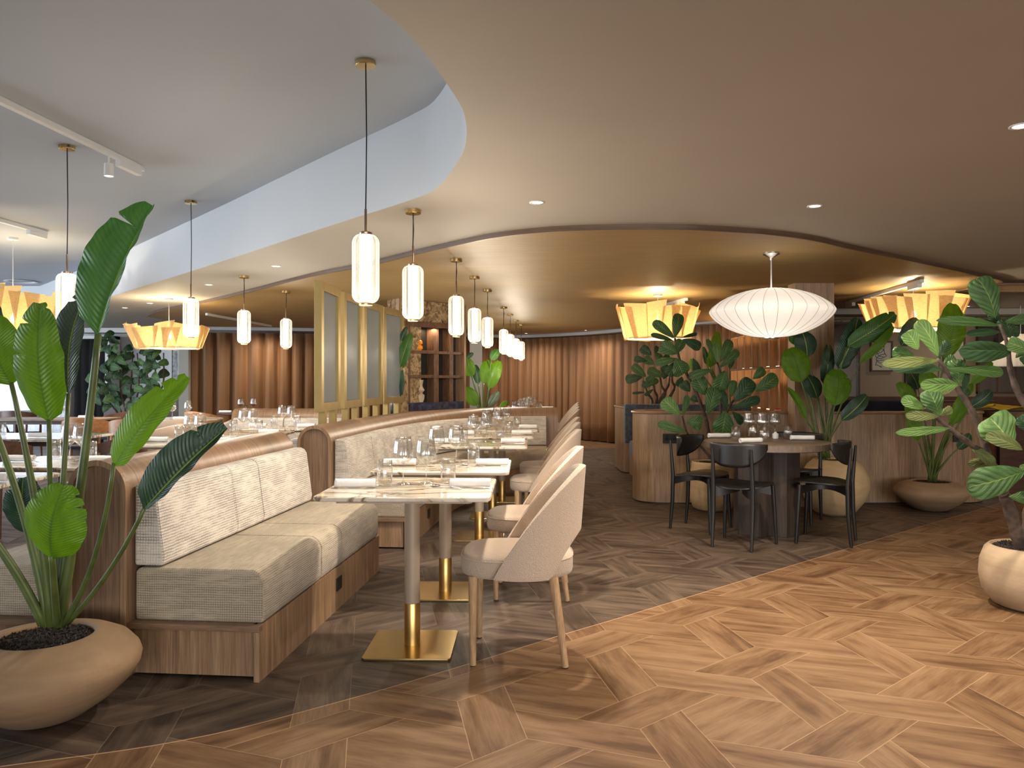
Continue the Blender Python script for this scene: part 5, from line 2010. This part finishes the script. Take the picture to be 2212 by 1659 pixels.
for i, (b, t_, w_, mt) in enumerate((((290, 885), (215, 705), 115, 'leaf_bright'), ((392, 945), (440, 728), 115, 'leaf_bright'), ((440, 990), (532, 738), 115, 'leaf_bright'), ((335, 1145), (228, 978), 110, 'leaf_bright'),
                                   ((440, 1155), (530, 1015), 75, 'leaf_grey'), ((460, 735), (525, 640), 75, 'leaf_mid'), ((345, 950), (318, 775), 70, 'leaf_dark'), ((540, 1150), (605, 1105), 40, 'leaf_bright'), ((240, 720), (300, 672), 40, 'leaf_dark'))):
    leaf(P5, z5(*b), z5(*t_), w_ / 4.147 * 1.05, 11.5, mt, 0.1)
    stalk(P5, (1042 + i % 3 * 2, 905), z5(*b), 0.016, 0.009, 11.6, 11.5, (0, 0, 0))
    stalk(P5, (1042, 950), (1042 + i % 3 * 2, 905), 0.016, 0.016, 11.6, 11.6, (0, 0, 0)) if i < 3 else None
# paddle leaves left of the cabinet (seen in front of it)
P6 = thing('potted_paddle_plant', 'dark paddle-leaf plant behind the brass screens, left of the timber cabinet', 'plant', (-1.72, 9.2, 0))
pot(P6, [(r_ * 0.5, z_) for r_, z_ in BOWL], 'terracotta', 0.08, 0.283)
leaf(P6, (862, 800), (888, 718), 26, 8.75, 'leaf_mid', 0.0)
leaf(P6, (861, 865), (866, 790), 22, 8.75, 'leaf_dark', 0.0)
leaf(P6, (864, 745), (879, 704), 14, 8.75, 'leaf_dark', 0.0)
stalk(P6, (840, 980), (862, 800), 0.012, 0.006, 8.9, 8.75)

# fiddle-leaf fig behind the round table
P4 = thing('potted_fig_tree', 'fiddle-leaf fig tree in an ochre clay pot behind the round table', 'plant', (1.945, 7.45, 0))
pot(P4, [(0, 0), (0.15, 0), (0.19, 0.025), (0.222, 0.12), (0.225, 0.22), (0.215, 0.32), (0.205, 0.38), (0.195, 0.41), (0.198, 0.44), (0.192, 0.468), (0.18, 0.468), (0.172, 0.44), (0, 0.44)], 'clay_yellow', 0.172, 0.447, dist=0.025)


def z4(x, y):
    return (1350 + x / 5.186, 640 + y / 5.186)


def trunk(parent, pts, rs, name='trunk'):
    P = spline([px(*p) - parent.location for p in pts], 5)
    n = len(P)
    R_ = [rs[0] + (rs[1] - rs[0]) * i / (n - 1) for i in range(n)]
    MB().tube(P, [q * (1 + 0.10 * math.sin(i * 1.7)) for i, q in enumerate(R_)], 10).obj(name, M['trunk'], parent, smooth=True)


trunk(P4, [(*z4(1010, 1850), 7.45), (*z4(940, 1540), 7.42), (*z4(900, 1350), 7.4), (*z4(800, 1080), 7.38), (*z4(680, 850), 7.36), (*z4(610, 700), 7.35), (*z4(560, 470), 7.35)], (0.020, 0.010))
trunk(P4, [(*z4(1030, 1850), 7.47), (*z4(1080, 1500), 7.46), (*z4(1160, 1260), 7.4), (*z4(1250, 1130), 7.4), (*z4(1430, 1000), 7.4)], (0.016, 0.008))
trunk(P4, [(*z4(1000, 1850), 7.43), (*z4(820, 1650), 7.4), (*z4(700, 1540), 7.3), (*z4(640, 1340), 7.3)], (0.014, 0.008))
trunk(P4, [(*z4(1080, 1500), 7.46), (*z4(1075, 1200), 7.48), (*z4(1090, 950), 7.5), (*z4(1035, 740), 7.5)], (0.014, 0.008))
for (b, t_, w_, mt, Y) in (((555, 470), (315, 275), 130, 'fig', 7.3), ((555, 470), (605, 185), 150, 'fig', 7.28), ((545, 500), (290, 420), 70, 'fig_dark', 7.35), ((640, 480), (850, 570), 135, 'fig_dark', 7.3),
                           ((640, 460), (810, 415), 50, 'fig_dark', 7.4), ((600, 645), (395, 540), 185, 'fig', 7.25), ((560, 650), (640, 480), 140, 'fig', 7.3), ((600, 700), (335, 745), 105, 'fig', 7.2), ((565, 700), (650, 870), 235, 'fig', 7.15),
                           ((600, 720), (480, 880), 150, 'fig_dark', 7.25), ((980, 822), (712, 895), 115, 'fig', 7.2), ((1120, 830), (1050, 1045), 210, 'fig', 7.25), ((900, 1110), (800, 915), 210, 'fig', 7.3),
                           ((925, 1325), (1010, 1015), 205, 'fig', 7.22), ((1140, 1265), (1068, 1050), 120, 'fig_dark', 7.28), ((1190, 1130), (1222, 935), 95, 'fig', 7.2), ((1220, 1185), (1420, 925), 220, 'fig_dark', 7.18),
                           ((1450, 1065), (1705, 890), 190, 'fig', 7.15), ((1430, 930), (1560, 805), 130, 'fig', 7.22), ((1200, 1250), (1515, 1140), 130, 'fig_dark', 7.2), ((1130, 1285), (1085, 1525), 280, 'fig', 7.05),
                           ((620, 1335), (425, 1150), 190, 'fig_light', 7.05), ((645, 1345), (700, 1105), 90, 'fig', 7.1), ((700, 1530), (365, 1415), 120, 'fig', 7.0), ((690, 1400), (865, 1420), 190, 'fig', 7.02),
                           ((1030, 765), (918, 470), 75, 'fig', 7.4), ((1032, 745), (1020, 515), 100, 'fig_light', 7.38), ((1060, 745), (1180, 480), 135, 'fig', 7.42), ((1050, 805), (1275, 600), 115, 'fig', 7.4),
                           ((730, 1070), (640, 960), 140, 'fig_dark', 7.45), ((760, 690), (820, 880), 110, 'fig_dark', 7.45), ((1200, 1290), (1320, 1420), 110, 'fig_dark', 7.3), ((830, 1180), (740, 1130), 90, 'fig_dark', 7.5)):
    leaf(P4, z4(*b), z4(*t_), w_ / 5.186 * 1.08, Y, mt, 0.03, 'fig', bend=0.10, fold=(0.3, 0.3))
PB = thing('potted_paddle_plant', 'paddle plant with bright leaves behind the fig tree', 'plant', (2.62, 9.15, 0.18))
pot(PB, [(r_ * 0.8, z_) for r_, z_ in BOWL], 'terracotta', 0.13, 0.283)
for (b, t_, w_, mt) in (((965, 790), (1035, 385), 135, 'leaf_bright'), ((950, 800), (960, 600), 90, 'leaf_bright'), ((735, 700), (830, 880), 110, 'leaf_bright'), ((910, 760), (880, 560), 60, 'leaf_dark'), ((1170, 810), (1215, 650), 60, 'leaf_dark')):
    leaf(PB, z4(*b), z4(*t_), w_ / 5.186, 9.0, mt)
    stalk(PB, z4(1180, 1300), z4(*b), 0.012, 0.007, 9.15, 9.0)

# second fig inside the booth
P7 = thing('potted_fig_tree', 'smaller fiddle-leaf fig standing inside the oak booth by the curtain', 'plant', (1.72, 8.95, 0.185))
pot(P7, [(r_ * 0.42, z_) for r_, z_ in BOWL], 'black', 0.065, 0.283)
P7.location = (1.85, 10.86, 0)
for (a, b_, c_) in (((300, 1230), (250, 1080), (200, 950)), ((345, 1200), (330, 1050), (300, 900)), ((430, 1150), (410, 1000), (380, 830)), ((520, 1100), (530, 950), (520, 830)), ((440, 1080), (490, 980), (500, 900))):
    trunk(P7, [(1106 + 1.66 / 10.65 * F, 960, 10.65), (*z4(*a), 10.6), (*z4(*b_), 10.5), (*z4(*c_), 10.5)], (0.022, 0.010))
for (b, t_, w_, mt) in (((300, 660), (180, 570), 120, 'fig_dark'), ((330, 640), (370, 560), 70, 'fig_dark'), ((240, 725), (103, 695), 85, 'fig_dark'), ((330, 765), (210, 690), 115, 'fig'), ((350, 720), (390, 640), 110, 'fig'), ((420, 690), (500, 660), 70, 'fig_dark'),
                        ((240, 905), (80, 770), 110, 'fig'), ((200, 905), (5, 930), 120, 'fig_dark'), ((260, 1005), (372, 930), 75, 'fig'), ((230, 1075), (80, 1085), 35, 'fig_dark'), ((430, 905), (255, 820), 120, 'fig'), ((430, 930), (470, 800), 120, 'fig_dark'),
                        ((290, 1010), (190, 980), 90, 'fig_dark'), ((320, 1040), (220, 1110), 50, 'fig_dark'), ((500, 850), (420, 780), 110, 'fig_dark'), ((520, 850), (600, 800), 110, 'fig_dark'), ((640, 900), (600, 1010), 110, 'fig_dark'), ((330, 880), (250, 960), 100, 'fig')):
    leaf(P7, z4(*b), z4(*t_), w_ / 5.186 * 1.1, 10.45, mt, 0.05, 'fig', bend=0.08)

# fig at the right edge, close to the camera
P8 = thing('potted_fig_tree', 'fiddle-leaf fig in a pale clay pot at the right edge', 'plant', (2.86, 4.24, 0))
pot(P8, [(0, 0), (0.14, 0), (0.185, 0.02), (0.235, 0.09), (0.25, 0.17), (0.243, 0.25), (0.22, 0.315), (0.198, 0.338), (0.188, 0.338), (0.18, 0.325), (0, 0.32)], 'clay_pale', 0.18, 0.327, dist=0.012)
trunk(P8, [(2216, 1215, 4.22), (2196, 1150, 4.2), (2178, 1090, 4.18), (2166, 1064, 4.17)], (0.036, 0.030))
trunk(P8, [(2236, 1215, 4.26), (2222, 1140, 4.26), (2226, 1090, 4.26), (2250, 1000, 4.3), (2230, 900, 4.3), (2200, 850, 4.3), (2183, 800, 4.28), (2176, 745, 4.25), (2160, 700, 4.25)], (0.036, 0.008))
trunk(P8, [(2170, 1072, 4.17), (2150, 1015, 4.15), (2130, 985, 4.12), (2090, 955, 4.08), (2050, 925, 4.05), (2020, 900, 4.02), (1998, 882, 4.0)], (0.026, 0.006))
trunk(P8, [(2134, 990, 4.12), (2118, 930, 4.12), (2095, 880, 4.12), (2070, 842, 4.12), (2045, 800, 4.1), (2025, 775, 4.1)], (0.022, 0.008))


def z6(x, y):
    return (1900 + x / 5.529, 600 + y / 5.529)


for (b, t_, w_, mt, Y, fo, dy) in (((1385, 490), (1185, 15), 370, 'fig', 4.2, (0.15, 0.2), 0.0), ((1425, 575), (715, 495), 150, 'fig', 4.2, (1.25, 0.75), -0.1), ((1445, 650), (1050, 655), 110, 'fig_dark', 4.25, (0.9, 0.6), -0.1),
                                   ((1575, 890), (975, 850), 300, 'fig_dark', 4.15, (0.5, 1.1), -0.15), ((1560, 720), (1490, 495), 230, 'fig_dark', 4.3, (0.3, 0.3), 0), ((1490, 530), (1760, 480), 150, 'fig', 4.2, (0.7, 0.7), 0),
                                   ((1790, 880), (1545, 770), 200, 'fig_light', 4.1, (0.3, 0.5), 0), ((700, 945), (475, 520), 230, 'fig_light', 4.05, (0.3, 0.1), 0), ((460, 860), (330, 650), 210, 'fig_light', 4.0, (0.2, 0.4), 0),
                                   ((420, 930), (165, 880), 170, 'fig', 4.08, (0.3, 0.3), 0), ((710, 990), (60, 1000), 150, 'fig_back', 4.0, (0.3, 0.9), -0.1), ((770, 1100), (130, 1040), 190, 'fig_dark', 4.05, (0.9, 0.4), -0.05),
                                   ((780, 1085), (1440, 1110), 170, 'fig', 4.05, (1.1, 0.6), 0.1), ((945, 1285), (510, 1255), 190, 'fig_light', 3.98, (0.3, 1.0), -0.1), ((945, 1285), (900, 985), 240, 'fig', 4.1, (0.3, 0.3), 0), ((920, 1290), (720, 1330), 150, 'fig_back', 4.1, (0.4, 0.4), 0),
                                   ((1010, 1385), (1010, 1030), 130, 'fig_dark', 4.15, (0.3, 0.3), 0), ((540, 1570), (280, 1440), 160, 'fig_light', 3.98, (0.3, 0.6), 0), ((710, 1660), (590, 1350), 280, 'fig', 4.02, (0.15, 0.3), 0), ((710, 1660), (330, 1630), 140, 'fig_back', 4.0, (0.3, 0.9), 0),
                                   ((1800, 920), (1710, 1010), 140, 'fig_dark', 4.25, (0.3, 0.3), 0), ((1440, 560), (1330, 420), 150, 'fig_dark', 4.35, (0.3, 0.3), 0), ((1480, 640), (1660, 640), 150, 'fig_dark', 4.35, (0.5, 0.5), 0),
                                   ((690, 960), (820, 760), 130, 'fig_dark', 4.15, (0.3, 0.3), 0), ((740, 1050), (900, 960), 150, 'fig', 4.15, (0.4, 0.4), 0), ((620, 970), (420, 1080), 150, 'fig', 4.12, (0.4, 0.4), 0), ((1620, 960), (1760, 800), 130, 'fig', 4.3, (0.4, 0.4), 0),
                                   ((930, 1290), (1060, 1400), 120, 'fig_dark', 4.2, (0.4, 0.4), 0), ((700, 1640), (860, 1560), 110, 'fig_back', 4.1, (0.3, 0.5), 0)):
    leaf(P8, z6(*b), z6(b[0] + (t_[0] - b[0]) * 1.06, b[1] + (t_[1] - b[1]) * 1.06), w_ / 5.529 * 1.12, Y, mt, dy, 'fig', bend=0.10, fold=(fo[0] * 0.62, fo[1] * 0.62))


def z7(x, y):
    return (2080 + x / 3.318, 880 + y / 3.318)


for (b, t_, w_, mt, Y, fo) in (((350, 290), (190, 65), 320, 'fig_light', 3.98, (0.25, 0.2)), ((430, 305), (165, 185), 130, 'fig_back', 3.92, (0.4, 0.4)), ((445, 455), (30, 560), 270, 'fig', 3.85, (0.25, 0.3)),
                               ((330, 640), (480, 640), 110, 'fig', 4.0, (0.3, 0.3)), ((210, 385), (35, 400), 80, 'fig_back', 4.2, (0.3, 0.3)), ((480, 180), (400, 60), 130, 'fig_dark', 4.2, (0.3, 0.3)), ((480, 420), (405, 430), 50, 'fig_light', 3.9, (0.3, 0.3)), ((0, 0), (-1, -60), 1, 'fig', 4.2, (0, 0))):
    if b == (0, 0):
        continue
    leaf(P8, z7(*b), z7(*t_), w_ / 3.318 * 1.05, Y, mt, 0, 'fig', bend=0.12, fold=fo)
leaf(P8, (2054, 925), (1934, 932), 26, 4.0, 'fig_light', -0.1, 'fig', bend=0.08, fold=(0.5, 0.5))
leaf(P8, (2090, 960), (2150, 1005), 30, 4.1, 'fig_back', 0, 'fig')

# dark figs far left
rr = random.Random(11)
for (cx, cy, rx, ry, n, Y, lab, base) in ((248, 815, 52, 80, 60, 12.6, 'dark fiddle-leaf fig far left before the black curtain', (268, 905)), (325, 815, 38, 75, 52, 12.3, 'dark fiddle-leaf fig far left below the yellow lantern', (300, 905))):
    bpt = px(base[0], base[1], Y)
    p = thing('potted_fig_tree', lab, 'plant', (bpt.x, Y, 0))
    MB().lathe([(0, 0), (0.17, 0), (0.20, 0.1), (0.22, 0.5), (0.20, 0.52), (0.18, 0.5), (0, 0.48)], 24).obj('pot', M['navy'], p, smooth='auto')
    for k in range(4):
        trunk(p, [(base[0], 935, Y), (base[0] + (k - 1.5) * 8, 895, Y), (cx + (k - 1.5) * rx * 0.45, cy + 20, Y + 0.05 * k), (cx + (k - 1.5) * rx * 0.5, cy - ry * 0.7, Y)], (0.02, 0.01))
    for k in range(n):
        q = k / n
        a = rr.uniform(0, 2 * PI)
        x, y = cx + rx * 0.75 * math.cos(a) * rr.uniform(0.3, 1), cy - ry + 2 * ry * q
        a2 = rr.choice((-1, 1)) * rr.uniform(0.3, 1.5)
        l_ = rr.uniform(20, 32)
        leaf(p, (x, y), (x + l_ * math.sin(a2), y - l_ * math.cos(a2)), rr.uniform(17, 26), Y + rr.uniform(-0.25, 0.15), rr.choice(('fig_dark', 'fig_dark', 'fig')), 0.1, 'fig')

# ---------------------------------------------------------------- left dining area


def plain_table(x, y, w_, d_, lab, top='marble', h=0.75, rz=0, round_=False):
    t = thing('dining_table', lab, 'table', (x, y, 0), rz, 'tables of the left dining area')
    if round_:
        MB().lathe([(0, h - 0.025), (w_ / 2 - 0.01, h - 0.025), (w_ / 2, h - 0.015), (w_ / 2, h - 0.004), (w_ / 2 - 0.004, h), (0, h)], 48).obj('tabletop', M[top], t, smooth='auto')
        MB().lathe([(0.26, 0), (0.26, 0.015), (0.04, 0.03), (0.04, h - 0.025)], 24).obj('pedestal', M['black'], t, smooth='auto')
    else:
        MB().prism(rrect(-w_ / 2, w_ / 2, -d_ / 2, d_ / 2, 0.04), h - 0.025, h).obj('tabletop', M[top], t, bev=0.005)
        MB().box(-w_ / 2 + 0.1, w_ / 2 - 0.1, -d_ / 2 + 0.1, d_ / 2 - 0.1, h - 0.07, h - 0.025).obj('underframe', M['walnut'], t)
        for sx in (-1, 1):
            for sy in (-1, 1):
                MB().tube([(sx * (w_ / 2 - 0.12), sy * (d_ / 2 - 0.12), 0), (sx * (w_ / 2 - 0.12), sy * (d_ / 2 - 0.12), h - 0.06)], [0.018, 0.024], 10).obj('leg', M['walnut'], t, smooth='auto')
    return t


def curved_chair(wood_, back):
    """open armchair: curved rail round the seat, faces +y"""
    t = thing('dining_armchair', '', 'chair')
    MB().prism(rrect(-0.23, 0.23, -0.22, 0.22, 0.06), 0.42, 0.46).obj('seat', M[back], t, bev=0.01)
    n = 26
    v, f = [], []
    for i in range(n + 1):
        s = i / n * 2 - 1
        a = -PI / 2 + s * 1.75
        h = 0.20 - 0.13 * abs(s) ** 1.5
        top = 0.80 - 0.10 * abs(s) ** 1.6
        for (rr_, z) in ((0.262, top - h), (0.282, top - h), (0.285, top), (0.265, top)):
            v.append((rr_ * math.cos(a), rr_ * math.sin(a) + 0.03, z))
    for i in range(n):
        for k in range(4):
            f.append((i * 4 + k, i * 4 + (k + 1) % 4, (i + 1) * 4 + (k + 1) % 4, (i + 1) * 4 + k))
    f += [(3, 2, 1, 0), (n * 4, n * 4 + 1, n * 4 + 2, n * 4 + 3)]
    mesh('curved_back', v, f, M[wood_], t, smooth='auto')
    for sx in (-1, 1):
        MB().tube([(sx * 0.235, 0.20, 0), (sx * 0.225, 0.17, 0.45), (sx * 0.262, 0.09, 0.64)], [0.012, 0.018, 0.014], 10).obj('leg', M[wood_], t, smooth='auto')
        MB().tube([(sx * 0.19, -0.24, 0), (sx * 0.175, -0.205, 0.45), (sx * 0.18, -0.19, 0.62)], [0.012, 0.018, 0.015], 10).obj('leg', M[wood_], t, smooth='auto')
    return t


TL = [(-4.95, 6.95, 1.5, 0.8, 'marble dining table behind the brown chair backs at the left edge'), (-4.4, 10.1, 0.0, 0, 'round grey marble table before the beige tub chairs'),
      (-4.12, 11.9, 0, 0, 'small round table before the brown velvet curtain'), (-6.3, 10.4, 1.5, 0.7, 'brown dining table farther back on the left under the fig trees'), (-7.6, 9.0, 1.4, 0.8, 'marble table far left behind the paddle plant'), (-8.2, 12.6, 1.0, 0, 'round brown table before the black curtain')]
plain_table(-4.75, 6.95, 1.9, 0.8, TL[0][4])
plain_table(-4.35, 10.1, 1.05, 0, TL[1][4], round_=True)
plain_table(-4.1, 12.0, 0.95, 0, TL[2][4], top='walnut', round_=True)
plain_table(-6.1, 10.2, 1.5, 0.7, TL[3][4], top='smoked_top')
plain_table(-6.7, 8.1, 1.7, 0.8, TL[4][4])
plain_table(-8.0, 12.4, 1.0, 0, TL[5][4], top='smoked_top', round_=True)
CW = curved_chair('walnut', 'navy')
CT = curved_chair('tan_wood', 'navy')
first = True
for (x, y, rz, l) in ((-4.25, 6.28, 5, 'dark brown curved-back chair before the left marble table, right of two'), (-5.05, 6.22, -6, 'dark brown curved-back chair before the left marble table, left of two'),
                      (-3.55, 6.9, 100, 'dark brown curved-back chair at the right end of the left marble table'), (-7.5, 7.2, -80, 'dark brown chair at the far left edge'),
                      (-5.6, 11.0, 175, 'dark brown chair behind the brown table on the left'), (-7.5, 11.7, 10, 'dark brown chair before the round table by the black curtain')):
    o = CW if first else dup(CW, (x, y, 0))
    first = False
    o.location = (x, y, 0)
    o.rotation_euler = (0, 0, math.radians(rz))
    tag(o, l, 'chair', 'dark curved-back chairs of the left dining area')
first = True
for (x, y, rz, l) in ((-5.25, 9.5, 15, 'tan wooden armchair at the brown table, half behind a paddle leaf'), (-4.55, 9.25, 5, 'tan wooden armchair before the round marble table'), (-3.75, 11.4, 20, 'tan wooden armchair by the small round table'), (-4.6, 11.45, -20, 'tan wooden armchair left of the small round table')):
    o = CT if first else dup(CT, (x, y, 0))
    first = False
    o.location = (x, y, 0)
    o.rotation_euler = (0, 0, math.radians(rz))
    tag(o, l, 'chair', 'tan armchairs of the left dining area')


def tub():
    t = thing('tub_chair', '', 'chair')
    v, f = [], []
    n, mm = 30, 6
    for i in range(n + 1):
        s = i / n * 2 - 1
        a = -PI / 2 + s * 2.0
        top = 0.82 - 0.16 * abs(s) ** 2
        for j in range(mm + 1):
            q = j / mm
            r_ = 0.22 + 0.075 * q
            v.append((r_ * math.cos(a), r_ * math.sin(a), 0.36 + (top - 0.36) * q))
    for i in range(n):
        for j in range(mm):
            f.append((i * (mm + 1) + j, (i + 1) * (mm + 1) + j, (i + 1) * (mm + 1) + j + 1, i * (mm + 1) + j + 1))
    mesh('back_shell', v, f, M['boucle'], t, smooth=True, solid=0.035)
    MB().lathe([(0, 0.36), (0.22, 0.36), (0.235, 0.38), (0.235, 0.45), (0.21, 0.475), (0, 0.48)], 30).obj('seat', M['seat_cloth'], t, smooth='auto')
    for sx in (-1, 1):
        for sy in (-1, 1):
            MB().tube([(sx * 0.18, sy * 0.18, 0), (sx * 0.15, sy * 0.15, 0.37)], [0.012, 0.018], 10).obj('leg', M['leg_oak'], t, smooth='auto')
    return t


TB = tub()
for i, (x, y, rz, l) in enumerate(((-3.85, 8.7, 40, 'beige tub chair left of the second marble tumbler group'), (-3.42, 9.75, 60, 'beige tub chair right of the round marble table'), (-3.55, 7.55, 90, 'beige tub chair at the left row of marble tables'), (-3.65, 4.2, -85, 'beige tub chair at the left edge behind the paddle plant'))):
    o = TB if i == 0 else dup(TB, (x, y, 0))
    o.location = (x, y, 0)
    o.rotation_euler = (0, 0, math.radians(rz))
    tag(o, l, 'chair', 'beige tub chairs of the left dining area')
for (k, x, y, l) in (('g', -4.42, 10.0, 'wine glass, left on the round grey marble table'), ('g', -4.28, 10.15, 'wine glass, right on the round grey marble table'), ('t', -4.62, 9.95, 'tumbler on the round grey marble table'), ('n', -4.2, 9.75, 'napkin at the front of the round grey marble table'), ('n', -4.7, 9.8, 'napkin at the left of the round grey marble table'),
                     ('g', -4.2, 11.9, 'wine glass, left on the small round table by the curtain'), ('g', -4.02, 11.95, 'wine glass, right on the small round table by the curtain'), ('t', -4.1, 11.85, 'tumbler on the small round table by the curtain'), ('n', -4.4, 11.8, 'napkin, left on the small round table by the curtain'), ('n', -3.88, 11.8, 'napkin, right on the small round table by the curtain'),
                     ('g', -5.35, 6.95, 'wine glass, leftmost on the left marble dining table'), ('g', -4.7, 6.9, 'wine glass in the middle of the left marble dining table'), ('t', -5.2, 6.85, 'tumbler, left on the left marble dining table'), ('t', -4.55, 6.85, 'tumbler, right on the left marble dining table'),
                     ('n', -5.45, 6.7, 'napkin, leftmost on the left marble dining table'), ('n', -4.95, 6.7, 'napkin in the middle of the left marble dining table'), ('n', -4.15, 6.75, 'napkin, rightmost on the left marble dining table'),
                     ('g', -5.95, 10.2, 'wine glass on the brown table below the fig trees'), ('t', -6.2, 10.1, 'tumbler on the brown table below the fig trees'), ('n', -5.6, 10.1, 'napkin on the brown table below the fig trees'),
                     ('g', -6.5, 8.1, 'wine glass on the far left marble table'), ('t', -6.7, 8.0, 'tumbler on the far left marble table'), ('n', -6.3, 7.9, 'napkin on the far left marble table')):
    put(k, x, y, 0.7505, 0, l)
picture('framed_photo', 370, 388, 747, 824, 14.99, 'white framed grey photograph on the far left wall', 2, frame='white_metal', paper='photo', lines=False)

# ---------------------------------------------------------------- tracks and vents


def track(pts, z, lab, heads=(), boxes=()):
    a, b = Vector(pts[0]), Vector(pts[1])
    L = (b - a).length
    rz = math.atan2(b.y - a.y, b.x - a.x)
    t = thing('light_track', lab, 'track light', (a.x, a.y, z), rz)
    MB().box(0, L, -0.018, 0.018, -0.034, 0).obj('rail', M['white_metal'], t, bev=0.002)
    for s in boxes:
        s = L + s if s < 0 else s
        MB().box(s, s + 0.24, -0.02, 0.02, -0.074, -0.034).obj('driver_box', M['white_metal'], t, bev=0.002)
    for s in heads:
        MB().tube([(s, 0, -0.034), (s, 0, -0.085)], 0.006, 8).obj('spot_arm', M['white_metal'], t)
        hd_ = MB().lathe([(0, -0.02), (0.027, -0.02), (0.029, -0.10), (0.026, -0.10), (0.024, -0.06), (0, -0.06)], 24, c=(s, 0, -0.065)).obj('spot_head', M['white_metal'], t, smooth='auto')
        MB().lathe([(0, -0.085), (0.024, -0.085)], 20, c=(s, 0, -0.065)).obj('spot_lens', M['down_glow'], hd_)
        q = a + (b - a).normalized() * s
        lamp('track_beam', 'SPOT', (q.x, q.y, z - 0.19), 30 if z > 2.5 else 10, (1.0, 0.90, 0.78), 0.03, spot=math.radians(80), blend=0.7)
    return t


def upt(x, y, z=ZU):
    Y = (z - HC) * F / (HY - y)
    return ((x - CX) / F * Y, Y)


track((upt(-60, 180), upt(308, 360)), ZU, 'white light track with one spot on the raised white ceiling', heads=(1.1,), boxes=(-0.28,))
track((upt(-150, 430), upt(100, 500)), ZU, 'shorter white light track at the left edge of the raised ceiling', boxes=(-0.25,))
track((cpt(1483, 643, ZG), cpt(1395, 668, ZG)), ZG, 'white track on the gold ceiling beside the middle lantern', boxes=(0.1,))
track((cpt(1992, 603, ZG), cpt(1828, 652, ZG)), ZG, 'white track on the gold ceiling above the right lantern', heads=(1.27,), boxes=(0.05, -0.26))
track((cpt(446, 676, ZG), cpt(585, 702, ZG)), ZG, 'thin white track on the gold ceiling behind the left pendants')
x, y = upt(45, 607)
tag(MB().lathe([(0.20, 0), (0.22, -0.012), (0.205, -0.018), (0.17, -0.008), (0.165, 0)], 40, c=(0, 0, 0)).obj('ceiling_ring', M['white_metal'], smooth='auto', loc=(x, y, ZU)), 'round white ceiling speaker ring on the raised ceiling behind the left lantern', 'ceiling speaker')
t = thing('air_vent', 'slatted air vent in the gold ceiling right of the right lantern', 'vent', (5.3, 7.95, ZG))
mb = MB()
for i in range(9):
    mb.box(-0.5, 0.5, -0.3 + i * 0.07, -0.27 + i * 0.07, -0.012, 0.0)
mb.obj('slats', M['brass'], t)
mb = MB().box(-0.54, 0.54, -0.34, -0.30, -0.016, 0).box(-0.54, 0.54, 0.30, 0.34, -0.016, 0).box(-0.54, -0.5, -0.3, 0.3, -0.016, 0).box(0.5, 0.54, -0.3, 0.3, -0.016, 0)
mb.obj('frame', M['oak_flat'], t)
